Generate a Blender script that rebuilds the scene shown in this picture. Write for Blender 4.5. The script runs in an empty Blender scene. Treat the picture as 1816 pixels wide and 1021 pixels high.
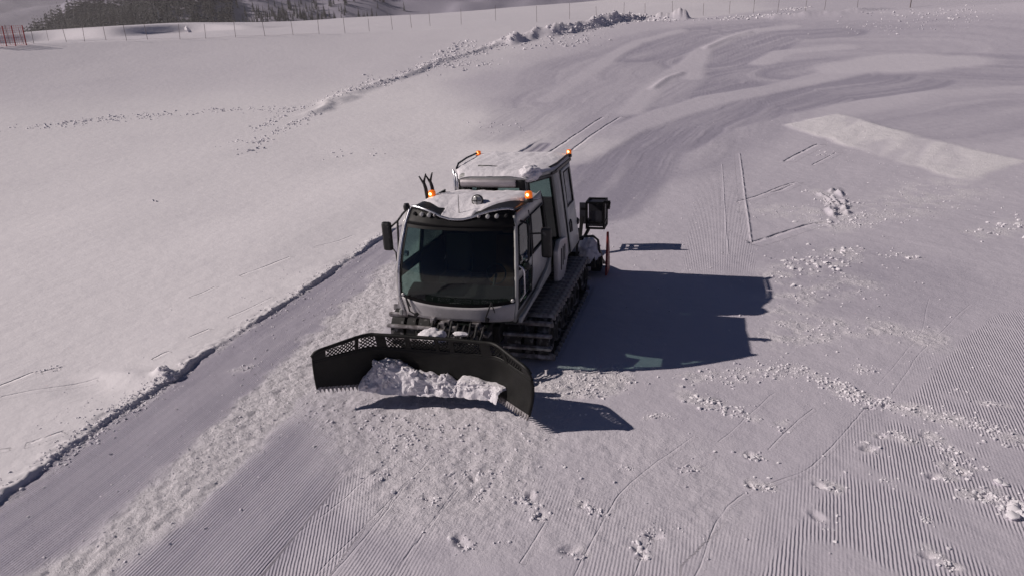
# Snow groomer on a groomed piste, a hillside of snow with fence and hazy conifer slope behind.
import bpy, bmesh, math, random
import numpy as np
from mathutils import Vector, Matrix, Euler

random.seed(7)
RNG = np.random.default_rng(11)
SC = bpy.context.scene
COL = SC.collection
R = math.radians

# ------------------------------------------------------------------ object helpers
def tag(o, label=None, cat=None, group=None, kind=None):
    if label: o['label'] = label
    if cat: o['category'] = cat
    if group: o['group'] = group
    if kind: o['kind'] = kind
    return o

def empty(name, loc=(0, 0, 0)):
    o = bpy.data.objects.new(name, None); COL.objects.link(o); o.location = loc
    o.empty_display_size = .3
    return o

class MB:
    """collects shapes, then builds ONE mesh object"""
    def __init__(s): s.v = []; s.f = []
    def add(s, vs, fs):
        b = len(s.v); s.v += [tuple(map(float, p)) for p in vs]
        s.f += [tuple(b + i for i in f) for f in fs]; return s
    def box(s, lo, hi, M=None):
        x0, y0, z0 = lo; x1, y1, z1 = hi
        vs = [(x0,y0,z0),(x1,y0,z0),(x1,y1,z0),(x0,y1,z0),(x0,y0,z1),(x1,y0,z1),(x1,y1,z1),(x0,y1,z1)]
        if M is not None: vs = [M @ Vector(p) for p in vs]
        return s.add(vs, [(3,2,1,0),(4,5,6,7),(0,1,5,4),(1,2,6,5),(2,3,7,6),(3,0,4,7)])
    def tube(s, path, r, n=8, caps=True, closed=False):
        P = [Vector(p) for p in path]; rs = r if isinstance(r, (list, tuple)) else [r]*len(P)
        vs = []; fs = []; up = None
        m = len(P)
        for i, p in enumerate(P):
            if closed: t = P[(i+1) % m] - P[i-1]
            else: t = P[min(i+1, m-1)] - P[max(i-1, 0)]
            t.normalize()
            if up is None:
                up = Vector((0,0,1)) if abs(t.z) < .9 else Vector((1,0,0))
            a = t.cross(up)
            if a.length < 1e-4: a = t.cross(Vector((1,0,0)))
            a.normalize(); b = a.cross(t); up = b
            for k in range(n):
                q = 2*math.pi*k/n
                vs.append(p + (a*math.cos(q) + b*math.sin(q))*rs[i])
        for i in range(m if closed else m-1):
            j = (i+1) % m
            for k in range(n):
                k2 = (k+1) % n
                fs.append((i*n+k, i*n+k2, j*n+k2, j*n+k))
        if caps and not closed:
            fs.append(tuple(range(n))[::-1]); fs.append(tuple((m-1)*n+k for k in range(n)))
        return s.add(vs, fs)
    def bar(s, a, b, w, h=None, up=(0,0,1)):
        a = Vector(a); b = Vector(b); h = h or w
        t = (b-a).normalized(); u = Vector(up)
        if abs(t.dot(u)) > .98: u = Vector((1,0,0))
        x = t.cross(u).normalized()*(w/2); z = x.cross(t).normalized()*(h/2)
        vs = [a-x-z,a+x-z,a+x+z,a-x+z,b-x-z,b+x-z,b+x+z,b-x+z]
        return s.add(vs, [(0,1,2,3),(7,6,5,4),(0,4,5,1),(1,5,6,2),(2,6,7,3),(3,7,4,0)])
    def lathe(s, prof, axis, origin, n=20):
        """prof: (radius, distance along axis)"""
        A = Vector(axis).normalized(); o = Vector(origin)
        u = A.cross(Vector((0,0,1)))
        if u.length < .1: u = A.cross(Vector((1,0,0)))
        u.normalize(); w = A.cross(u)
        vs = []; fs = []
        for r, h in prof:
            for k in range(n):
                q = 2*math.pi*k/n
                vs.append(o + A*h + (u*math.cos(q)+w*math.sin(q))*r)
        m = len(prof)
        for i in range(m-1):
            for k in range(n):
                k2 = (k+1) % n
                fs.append((i*n+k, i*n+k2, (i+1)*n+k2, (i+1)*n+k))
        fs.append(tuple(range(n))[::-1]); fs.append(tuple((m-1)*n+k for k in range(n)))
        return s.add(vs, fs)
    def grid(s, fn, us, vs_, skip=None):
        nu, nv = len(us), len(vs_)
        P = [fn(u, v) for v in vs_ for u in us]; fs = []
        for j in range(nv-1):
            for i in range(nu-1):
                if skip and skip((us[i]+us[i+1])/2, (vs_[j]+vs_[j+1])/2): continue
                fs.append((j*nu+i, j*nu+i+1, (j+1)*nu+i+1, (j+1)*nu+i))
        return s.add(P, fs)
    def prism(s, poly, d0, d1, axis):
        """poly in the two other axes (in order), extruded along axis"""
        def mk(p, d):
            q = list(p); q.insert(axis, d); return q
        n = len(poly)
        vs = [mk(p, d0) for p in poly] + [mk(p, d1) for p in poly]
        fs = [tuple(range(n))[::-1], tuple(range(n, 2*n))]
        for i in range(n):
            j = (i+1) % n; fs.append((i, j, n+j, n+i))
        return s.add(vs, fs)
    def build(s, name, mat, parent=None, smooth=None, bevel=0, solid=0, off=-1, inner=None, subsurf=0, fix=True):
        me = bpy.data.meshes.new(name); me.from_pydata(s.v, [], s.f); me.update()
        bm = bmesh.new(); bm.from_mesh(me)
        bmesh.ops.remove_doubles(bm, verts=bm.verts, dist=1e-5)
        loose = [v for v in bm.verts if not v.link_faces]
        if loose: bmesh.ops.delete(bm, geom=loose, context='VERTS')
        if fix: bmesh.ops.recalc_face_normals(bm, faces=bm.faces)
        bm.to_mesh(me); bm.free()
        o = bpy.data.objects.new(name, me); COL.objects.link(o)
        me.materials.append(mat)
        if inner: me.materials.append(inner)
        if smooth is not None:
            me.shade_smooth()
            try: me.set_sharp_from_angle(angle=R(smooth))
            except Exception: pass
        if solid:
            m = o.modifiers.new('solid', 'SOLIDIFY'); m.thickness = solid; m.offset = off; m.use_even_offset = True
            if inner: m.material_offset = 1; m.material_offset_rim = 0
        if bevel:
            m = o.modifiers.new('bev', 'BEVEL'); m.width = bevel; m.segments = 2; m.limit_method = 'ANGLE'; m.angle_limit = R(40)
        if subsurf:
            m = o.modifiers.new('sub', 'SUBSURF'); m.levels = subsurf; m.render_levels = subsurf
        if parent: o.parent = parent
        return o

# ------------------------------------------------------------------ materials
def mat_new(name):
    m = bpy.data.materials.new(name); m.use_nodes = True
    nt = m.node_tree; nt.nodes.clear()
    return m, nt, nt.nodes, nt.links

def mat(name, col, rough=.5, metal=0, var=.25, scale=6, dust=0, bump=0, coat=0, spec=.5):
    """painted / metal surface with uneven tone, wear and optional snow dust on up-facing parts"""
    m, nt, N, L = mat_new(name)
    out = N.new('ShaderNodeOutputMaterial'); b = N.new('ShaderNodeBsdfPrincipled')
    L.new(b.outputs[0], out.inputs[0])
    tc = N.new('ShaderNodeTexCoord')
    n1 = N.new('ShaderNodeTexNoise'); n1.inputs['Scale'].default_value = scale; n1.inputs['Detail'].default_value = 6
    L.new(tc.outputs['Object'], n1.inputs['Vector'])
    r = N.new('ShaderNodeValToRGB')
    c = Vector(col)
    r.color_ramp.elements[0].position = .3; r.color_ramp.elements[1].position = .72
    r.color_ramp.elements[0].color = (*(c*(1-var)), 1); r.color_ramp.elements[1].color = (*[min(1, x*(1+var*.5)) for x in c], 1)
    L.new(n1.outputs['Fac'], r.inputs['Fac'])
    src = r.outputs['Color']
    if dust:
        n2 = N.new('ShaderNodeTexNoise'); n2.inputs['Scale'].default_value = 9; n2.inputs['Detail'].default_value = 8
        L.new(tc.outputs['Object'], n2.inputs['Vector'])
        r2 = N.new('ShaderNodeValToRGB'); r2.color_ramp.elements[0].position = .62-.25*dust; r2.color_ramp.elements[1].position = .74-.1*dust
        L.new(n2.outputs['Fac'], r2.inputs['Fac'])
        mx = N.new('ShaderNodeMixRGB'); mx.inputs['Color2'].default_value = (.62, .6, .62, 1)
        mm = N.new('ShaderNodeMath'); mm.operation = 'MULTIPLY'; mm.inputs[1].default_value = min(1, dust)
        L.new(r2.outputs['Color'], mm.inputs[0]); L.new(mm.outputs[0], mx.inputs['Fac']); L.new(src, mx.inputs['Color1'])
        src = mx.outputs['Color']
    L.new(src, b.inputs['Base Color'])
    b.inputs['Roughness'].default_value = rough; b.inputs['Metallic'].default_value = metal
    b.inputs['Specular IOR Level'].default_value = spec
    if coat: b.inputs['Coat Weight'].default_value = coat; b.inputs['Coat Roughness'].default_value = .1
    mr = N.new('ShaderNodeMapRange'); mr.inputs['To Min'].default_value = max(.02, rough-.12); mr.inputs['To Max'].default_value = min(1, rough+.15)
    L.new(n1.outputs['Fac'], mr.inputs['Value']); L.new(mr.outputs[0], b.inputs['Roughness'])
    if bump:
        bp = N.new('ShaderNodeBump'); bp.inputs['Strength'].default_value = bump; bp.inputs['Distance'].default_value = .02
        n3 = N.new('ShaderNodeTexNoise'); n3.inputs['Scale'].default_value = scale*6; n3.inputs['Detail'].default_value = 4
        L.new(tc.outputs['Object'], n3.inputs['Vector']); L.new(n3.outputs['Fac'], bp.inputs['Height']); L.new(bp.outputs[0], b.inputs['Normal'])
    return m

def glass(name, tint, rough=.02):
    m, nt, N, L = mat_new(name)
    out = N.new('ShaderNodeOutputMaterial'); mix = N.new('ShaderNodeMixShader')
    t = N.new('ShaderNodeBsdfTransparent'); t.inputs[0].default_value = (*tint, 1)
    g = N.new('ShaderNodeBsdfGlossy'); g.inputs['Roughness'].default_value = rough; g.inputs['Color'].default_value = (.8,.85,.85,1)
    lw = N.new('ShaderNodeLayerWeight'); lw.inputs['Blend'].default_value = .5
    pw = N.new('ShaderNodeMath'); pw.operation = 'POWER'; pw.inputs[1].default_value = 5; L.new(lw.outputs['Facing'], pw.inputs[0])
    f = N.new('ShaderNodeMath'); f.operation = 'MULTIPLY_ADD'; f.inputs[1].default_value = .92; f.inputs[2].default_value = .05; L.new(pw.outputs[0], f.inputs[0])
    L.new(f.outputs[0], mix.inputs[0]); L.new(t.outputs[0], mix.inputs[1]); L.new(g.outputs[0], mix.inputs[2])
    L.new(mix.outputs[0], out.inputs[0])
    return m

def lit(name, col, e):
    m, nt, N, L = mat_new(name)
    out = N.new('ShaderNodeOutputMaterial'); b = N.new('ShaderNodeBsdfPrincipled')
    b.inputs['Base Color'].default_value = (*col, 1); b.inputs['Roughness'].default_value = .25
    b.inputs['Emission Color'].default_value = (*col, 1); b.inputs['Emission Strength'].default_value = e
    L.new(b.outputs[0], out.inputs[0])
    return m

SNOW_TINT = (.79, .765, .80)
def snow_mat(name, col=SNOW_TINT, scale=18, bump=.6, dist=.03):
    m, nt, N, L = mat_new(name)
    out = N.new('ShaderNodeOutputMaterial'); b = N.new('ShaderNodeBsdfPrincipled')
    L.new(b.outputs[0], out.inputs[0])
    tc = N.new('ShaderNodeTexCoord')
    n = N.new('ShaderNodeTexNoise'); n.inputs['Scale'].default_value = scale; n.inputs['Detail'].default_value = 7; n.inputs['Roughness'].default_value = .65
    L.new(tc.outputs['Object'], n.inputs['Vector'])
    bp = N.new('ShaderNodeBump'); bp.inputs['Strength'].default_value = bump; bp.inputs['Distance'].default_value = dist
    L.new(n.outputs['Fac'], bp.inputs['Height']); L.new(bp.outputs[0], b.inputs['Normal'])
    b.inputs['Base Color'].default_value = (*col, 1); b.inputs['Roughness'].default_value = .75
    b.inputs['Specular IOR Level'].default_value = .15
    return m

# ------------------------------------------------------------------ numpy noise
def vnoise(x, y, seed=0):
    xi = np.floor(x).astype(np.int64); yi = np.floor(y).astype(np.int64)
    xf = x-xi; yf = y-yi
    def h(a, b):
        n = (a*374761393 + b*668265263 + seed*974634533) & 0xffffffff
        n = ((n ^ (n >> 13))*1274126177) & 0xffffffff
        n = ((n ^ (n >> 16))*2246822519) & 0xffffffff
        return ((n ^ (n >> 15)) & 0xffff)/65535.
    u = xf*xf*xf*(xf*(xf*6-15)+10); v = yf*yf*yf*(yf*(yf*6-15)+10)
    a = h(xi, yi); b = h(xi+1, yi); c = h(xi, yi+1); d = h(xi+1, yi+1)
    return (a*(1-u)+b*u)*(1-v) + (c*(1-u)+d*u)*v - .5

def fbm(x, y, oct=4, seed=0, gain=.5):
    s = 0; a = 1.
    for i in range(oct):
        s = s + a*vnoise(x*2**i + 17.3*i, y*2**i - 9.1*i, seed+i); a *= gain
    return s

def sstep(a, b, x):
    t = np.clip((x-a)/(b-a), 0, 1); return t*t*(3-2*t)
EXPOSURE = -0.42
# ------------------------------------------------------------------ terrain (metres; x to the right, y away, machine at the origin)
CAM = (3.979, -10.794, 5.343)
EDGE_Y = np.array([-30, -5.1, -3.4, -1.75, 0, 1.9, 4.7, 7.6, 16, 24, 27])
EDGE_X = np.array([-4.4, -4.57, -4.74, -4.77, -4.82, -4.88, -5.0, -5.1, -5.0, -4.6, -4.4])
def base_h(x, y):
    """large shape of the snow field"""
    x = np.asarray(x, float); y = np.asarray(y, float)
    dx = x-CAM[0]; dy = y-CAM[1]
    r = np.hypot(dx, dy); az = np.degrees(np.arctan2(dx, dy))
    t = np.clip(r-24, 0, None)
    rise = np.where(t < 56, .0020*t*t, .0020*56*56)
    side = sstep(-33, -8, az)
    back = (.012+.019*sstep(-52, -42, az)+.020*sstep(-42, -24, az)+.012*sstep(-22, -10, az)+.022*sstep(-12, 0, az))*np.clip(r-82, 0, 75)
    lip = (1-sstep(-40, -30, az))*1.3*sstep(118, 121.5, r+4*np.sin(az*.7))
    h = rise + back + lip
    # beyond the crest the ground falls to a valley, then the far slopes climb again
    h = h - sstep(165, 330, r)*(h+30)
    ridge = 112*sstep(470, 900, r)*sstep(-57, -38, az+4*np.sin(r*.004))
    ridge = ridge*(1-sstep(1000, 1400, r)) + 150*sstep(1200, 1900, r)
    h = h + ridge*(1+.0*az)
    h = h + fbm(x*.012, y*.012, 3, 5)*np.clip((r-230)*.12, 0, 24)
    h = h + fbm(x*.05, y*.05, 3, 9)*.25*sstep(30, 70, r)
    return h
FEAT = dict(
 quad=[(7.3,28.83),(10.28,31.68),(15.13,20.1),(12.34,16.49)],
 bands=[([(-1.1,21.7,6.67),(0.34,37.52,10.5),(3.16,46.94,14.01),(7.0,52.22,15.28),(12.44,53.03,14.34),(17.78,51.04,13.64)],0.38,1.0),([(0.14,11.51,1.78),(0.37,15.95,1.93),(0.61,22.49,2.24),(1.98,29.3,3.29),(5.12,37.22,5.84),(8.42,41.78,7.16),(12.16,43.3,6.81)],0.95,0.35),([(9.16,45.29,3.98),(12.76,47.77,2.65),(16.87,46.73,3.71),(22.36,43.02,5.56)],0.7,0.8),([(-1.94,19.9,0.78),(-0.82,27.18,1.16),(1.18,32.02,1.31),(3.85,36.76,1.44),(8.07,40.54,1.16),(12.33,44.56,1.54)],0.15,0.35),([(-2.78,53.51,2.64),(-0.03,57.46,4.05),(2.58,61.71,3.63),(8.8,64.67,1.4)],0.75,1.0),([(3.12,51.15,4.08),(5.95,56.17,3.86),(9.28,60.29,2.35),(14.31,59.92,1.86)],0.85,0.6),([(-0.17,36.16,1.78),(0.96,40.54,1.63),(2.18,44.91,1.4)],0.6,0.4),([(10.09,64.65,1.2),(18.82,60.83,1.32)],0.5,1.0),([(-0.84,32.83,0.8),(-0.24,42.13,0.8),(1.28,48.71,0.8),(2.25,53.99,0.8),(2.88,56.27,0.8),(4.99,60.62,0.8),(7.25,62.96,0.8),(10.23,63.58,0.8)],0.0,0.4),([(2.33,44.57,0.7),(2.31,48.58,0.7),(2.7,54.91,0.7)],0.0,0.4),([(-6.86,36.81,0.7),(-6.04,44.19,0.7),(-4.65,54.72,0.7),(-3.26,59.48,0.7),(0.31,63.85,0.7)],0.0,0.4),([(7.31,49.55,1.0),(8.89,53.37,1.0),(13.58,54.15,1.0)],0.0,0.4),([(13.07,46.2,2.5),(16.2,46.76,3.83),(19.37,46.21,2.33)],-0.1,0.8),([(18.73,31.39,5.06),(13.58,27.59,3.89),(10.12,24.94,1.29)],0.45,1.2),([(5.0,6.56,0.25),(6.82,5.93,2.64),(7.75,4.13,0.92)],0.35,0.8),([(-3.85,-14,0.95),(-3.85,-5,0.95),(-3.95,-2,0.9),(-4.05,2,0.85),(-4.25,6,0.8),(-4.3,10,0.75),(-4.2,16,0.6),(-4.0,24,0.3)],0.8,0.12),([(-1.1,-14,0.85),(-1.1,-5,0.85),(-1.15,-3.2,0.8),(-1.3,-1.9,0.6)],0.75,0.2),([(-0.23,-4.59,0.22),(0.22,-4.7,0.18),(0.88,-4.89,0.25),(1.39,-4.69,0.14)],0.4,0.15)],
 rough=[([(-2.42,-14,0.5),(-2.42,-5,0.5),(-2.5,-3.5,0.5),(-2.6,-1.5,0.5),(-2.75,0,0.6),(-2.9,3,0.9),(-3.0,7,0.9),(-3.0,10,0.5)],1.0,0.15),([(-0.3,-1.21,2.04),(0.5,-2.29,1.65),(0.86,-3.3,1.21)],0.7,0.5),([(1.61,-0.42,0.54),(2.27,-0.21,0.54)],1.0,0.2),([(1.66,-2.93,2.02),(3.14,-3.07,1.5)],0.3,0.5)],
 grooves=[([(-7.04,3.61),(-7.0,3.74),(-6.96,3.86),(-6.92,3.99),(-6.88,4.13),(-6.84,4.27),(-6.8,4.42),(-6.77,4.58),(-6.73,4.74),(-6.69,4.91),(-6.65,5.07)],0.035,0.054),([(-7.33,2.1),(-7.31,2.16),(-7.29,2.21),(-7.27,2.26),(-7.25,2.32),(-7.24,2.38),(-7.23,2.45),(-7.22,2.52),(-7.22,2.59),(-7.21,2.67),(-7.2,2.74)],0.025,0.054),([(-6.45,6.1),(-6.38,6.23),(-6.31,6.37),(-6.23,6.5),(-6.17,6.64),(-6.11,6.77),(-6.08,6.89),(-6.05,7.02),(-6.03,7.14),(-6.01,7.26),(-5.99,7.38)],0.025,0.042),([(-7.61,-2.47),(-7.6,-2.42),(-7.59,-2.36),(-7.58,-2.31),(-7.57,-2.26),(-7.56,-2.2),(-7.56,-2.15),(-7.55,-2.09),(-7.54,-2.04),(-7.54,-1.98),(-7.53,-1.93)],0.035,0.06),([(-7.16,-2.75),(-7.08,-2.67),(-7.01,-2.59),(-6.94,-2.51),(-6.86,-2.43),(-6.76,-2.35),(-6.65,-2.26),(-6.54,-2.18),(-6.41,-2.09),(-6.28,-2.0),(-6.15,-1.91)],0.035,0.036),([(-5.37,-3.86),(-5.35,-3.84),(-5.34,-3.81),(-5.33,-3.78),(-5.31,-3.75),(-5.29,-3.72),(-5.27,-3.69),(-5.25,-3.66),(-5.23,-3.62),(-5.21,-3.59),(-5.19,-3.56)],0.035,0.054),([(-5.67,-1.01),(-5.67,-0.97),(-5.66,-0.93),(-5.66,-0.88),(-5.66,-0.84),(-5.65,-0.81),(-5.65,-0.79),(-5.64,-0.77),(-5.64,-0.76),(-5.64,-0.75),(-5.63,-0.73)],0.025,0.06),([(-7.35,-1.8),(-7.34,-1.78),(-7.32,-1.75),(-7.31,-1.73),(-7.29,-1.71),(-7.27,-1.69),(-7.26,-1.68),(-7.24,-1.67),(-7.22,-1.67),(-7.21,-1.66),(-7.19,-1.65)],0.025,0.06),([(-5.7,0.03),(-5.61,0.39)],0.025,0.054),([(-5.68,-4.13),(-5.58,-4.08)],0.025,0.048),([(-5.57,1.1),(-5.55,1.19),(-5.53,1.27),(-5.51,1.35),(-5.49,1.44),(-5.47,1.55),(-5.45,1.67),(-5.43,1.81),(-5.41,1.96),(-5.4,2.11),(-5.38,2.26)],0.025,0.036),([(5.03,8.3),(5.13,8.43),(5.24,8.55),(5.34,8.68),(5.45,8.8),(5.56,8.94),(5.67,9.08),(5.78,9.24),(5.9,9.4),(6.01,9.55),(6.12,9.7),(6.22,9.83),(6.32,9.96),(6.42,10.08),(6.51,10.2),(6.6,10.3),(6.69,10.38),(6.76,10.45),(6.84,10.51),(6.91,10.56),(6.99,10.62)],0.09,0.13),([(4.82,13.09),(4.94,13.27),(5.07,13.45),(5.19,13.63),(5.32,13.81),(5.44,14.01),(5.56,14.21),(5.67,14.43),(5.79,14.65),(5.9,14.87),(6.03,15.09),(6.17,15.32),(6.31,15.54),(6.46,15.77),(6.61,16.0),(6.77,16.24)],0.07,0.1),([(6.76,20.25),(6.93,20.63),(7.09,21.03),(7.26,21.42),(7.43,21.81),(7.6,22.17),(7.76,22.51),(7.91,22.83),(8.06,23.13),(8.21,23.44),(8.36,23.75)],0.1,0.16),([(6.0,14.7),(6.06,14.77),(6.12,14.85),(6.18,14.93),(6.24,15.01),(6.3,15.11),(6.36,15.23),(6.43,15.37),(6.5,15.52),(6.58,15.67),(6.65,15.81)],0.06,0.08),([(7.71,19.44),(7.83,19.7),(7.97,19.97),(8.1,20.24),(8.23,20.51),(8.35,20.77),(8.46,21.02),(8.57,21.26),(8.67,21.5),(8.77,21.73),(8.88,21.98)],0.06,0.08),([(-3.37,21.73),(-3.3,22.58),(-3.23,23.46),(-3.15,24.35),(-3.06,25.27),(-2.97,26.21),(-2.86,27.17),(-2.74,28.15),(-2.61,29.17),(-2.47,30.21),(-2.32,31.28)],0.1,0.16),([(-2.41,22.58),(-2.35,23.42),(-2.28,24.28),(-2.2,25.15),(-2.12,26.03),(-2.02,26.91),(-1.9,27.77),(-1.78,28.63),(-1.64,29.49),(-1.49,30.37),(-1.34,31.28)],0.1,0.15),([(2.88,56.27),(3.23,57.03),(3.59,57.82),(3.96,58.6),(4.33,59.33),(4.69,59.96),(5.06,60.48),(5.41,60.93),(5.77,61.32),(6.12,61.7),(6.48,62.09)],0.35,-0.12),([(-0.25,40.9),(-0.12,41.59),(0.0,42.32),(0.14,43.05),(0.27,43.75),(0.42,44.38),(0.58,44.88),(0.75,45.29),(0.93,45.64),(1.1,45.97),(1.28,46.33)],0.35,-0.1),([(0.12,-5.39),(0.14,-5.24),(0.16,-5.1),(0.19,-4.94),(0.22,-4.78),(0.25,-4.59),(0.28,-4.37),(0.33,-4.12),(0.38,-3.85),(0.42,-3.59),(0.46,-3.39),(0.48,-3.25),(0.48,-3.17),(0.49,-3.13),(0.49,-3.09),(0.49,-3.04)],0.012,0.014),([(0.95,-5.2),(0.95,-5.1),(0.95,-4.99),(0.96,-4.89),(0.96,-4.77),(0.97,-4.64),(0.98,-4.48),(1.0,-4.29),(1.02,-4.1),(1.04,-3.91),(1.06,-3.76),(1.07,-3.64),(1.08,-3.56),(1.1,-3.5),(1.11,-3.44),(1.12,-3.38)],0.012,0.02),([(-0.48,-5.47),(-0.48,-5.35),(-0.47,-5.22),(-0.47,-5.09),(-0.46,-4.96),(-0.45,-4.85),(-0.43,-4.75),(-0.4,-4.67),(-0.37,-4.59),(-0.34,-4.5),(-0.3,-4.39),(-0.27,-4.24),(-0.23,-4.07),(-0.19,-3.88),(-0.15,-3.68),(-0.11,-3.47)],0.012,0.014),([(0.29,-5.34),(0.3,-5.22),(0.32,-5.1),(0.33,-4.98),(0.34,-4.84),(0.36,-4.67),(0.37,-4.47),(0.39,-4.23),(0.41,-3.96),(0.43,-3.68),(0.46,-3.39)],0.012,0.016),([(0.91,-5.2),(0.93,-5.08),(0.94,-4.96),(0.96,-4.83),(0.98,-4.69),(0.99,-4.53),(1.02,-4.35),(1.04,-4.14),(1.07,-3.92),(1.1,-3.68),(1.13,-3.44)],0.012,0.018),([(2.19,-4.7),(2.29,-4.04)],0.012,0.02),([(2.78,-4.78),(2.81,-4.59),(2.85,-4.37),(2.89,-4.15),(2.93,-3.93),(2.96,-3.74),(2.99,-3.59),(3.02,-3.46),(3.04,-3.36),(3.07,-3.26),(3.12,-3.14),(3.18,-3.0),(3.26,-2.86),(3.34,-2.71),(3.43,-2.56),(3.51,-2.42),(3.59,-2.28),(3.66,-2.15),(3.74,-2.03),(3.81,-1.9),(3.89,-1.76)],0.012,0.02),([(4.02,-4.5),(4.06,-4.34),(4.09,-4.16),(4.12,-3.97),(4.16,-3.79),(4.2,-3.63),(4.24,-3.48),(4.29,-3.36),(4.33,-3.24),(4.39,-3.14),(4.46,-3.03),(4.55,-2.92),(4.65,-2.82),(4.77,-2.73),(4.88,-2.64),(4.97,-2.56),(5.05,-2.5),(5.12,-2.45),(5.18,-2.41),(5.23,-2.37),(5.29,-2.31),(5.35,-2.23),(5.41,-2.15),(5.46,-2.06),(5.52,-1.96),(5.58,-1.85),(5.64,-1.74),(5.71,-1.61),(5.77,-1.48),(5.84,-1.34),(5.91,-1.2),(5.98,-1.07),(6.05,-0.92),(6.13,-0.78),(6.2,-0.63),(6.28,-0.48)],0.012,0.018),([(4.88,-1.86),(4.95,-1.71),(5.03,-1.55),(5.11,-1.39),(5.19,-1.24),(5.26,-1.1),(5.32,-0.98),(5.38,-0.89),(5.43,-0.8),(5.48,-0.72),(5.54,-0.63)],0.012,0.014),([(3.42,-4.64),(3.51,-4.08)],0.012,0.016),([(4.26,-1.76),(4.35,-1.59),(4.44,-1.41),(4.53,-1.23),(4.61,-1.05),(4.7,-0.88),(4.78,-0.73),(4.85,-0.59),(4.92,-0.45),(4.98,-0.32),(5.06,-0.18)],0.012,0.008),([(6.78,0.15),(6.91,0.44),(7.04,0.73),(7.18,1.04),(7.34,1.37),(7.52,1.75),(7.75,2.17),(8.01,2.65),(8.31,3.16),(8.62,3.72),(8.95,4.3)],0.014,0.008),([(6.63,0.41),(6.82,0.79),(7.03,1.21),(7.25,1.64),(7.46,2.08),(7.65,2.51),(7.81,2.91),(7.94,3.3),(8.05,3.69),(8.17,4.09),(8.3,4.52)],0.012,0.006),([(7.46,14.67),(7.49,14.37),(7.51,14.08),(7.54,13.8),(7.56,13.51),(7.58,13.22),(7.59,12.91),(7.6,12.59),(7.6,12.28),(7.6,11.97),(7.61,11.68)],0.1,-0.09),([(7.92,15.48),(7.88,15.11),(7.83,14.75),(7.79,14.39),(7.76,14.04),(7.75,13.7),(7.76,13.37),(7.79,13.05),(7.83,12.73),(7.87,12.43),(7.9,12.13)],0.1,-0.1),([(8.08,15.1),(8.09,14.77),(8.1,14.45),(8.11,14.14),(8.11,13.82),(8.1,13.49),(8.06,13.16),(8.02,12.81),(7.96,12.47),(7.9,12.13),(7.85,11.81)],0.11,-0.1),([(6.78,11.19),(6.84,11.11),(6.9,11.04),(6.95,10.97),(7.0,10.9),(7.05,10.82),(7.1,10.74),(7.14,10.65),(7.18,10.55),(7.22,10.46),(7.26,10.37)],0.1,-0.08),([(7.4,12.97),(7.42,12.69),(7.43,12.42),(7.44,12.16),(7.46,11.91),(7.47,11.66),(7.49,11.43),(7.51,11.22),(7.53,11.0),(7.55,10.8),(7.57,10.59)],0.1,-0.09),([(5.04,21.89),(5.04,20.01),(5.05,18.27),(5.05,16.65),(5.04,15.15),(5.04,13.76),(5.04,12.48),(5.04,11.32),(5.04,10.26),(5.04,9.29),(5.04,8.4)],0.055,-0.05),([(4.31,19.72),(4.33,17.69),(4.35,15.81),(4.36,14.1),(4.38,12.6),(4.39,11.34),(4.4,10.29),(4.41,9.39),(4.43,8.6),(4.44,7.88),(4.45,7.18)],0.03,-0.02)],
 cordR=[(9.89,4.3),(9.19,3.73),(8.29,2.49),(6.38,-1.03),(5.23,-3.09),(4.71,-4.05),(4.55,-4.39)],
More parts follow.
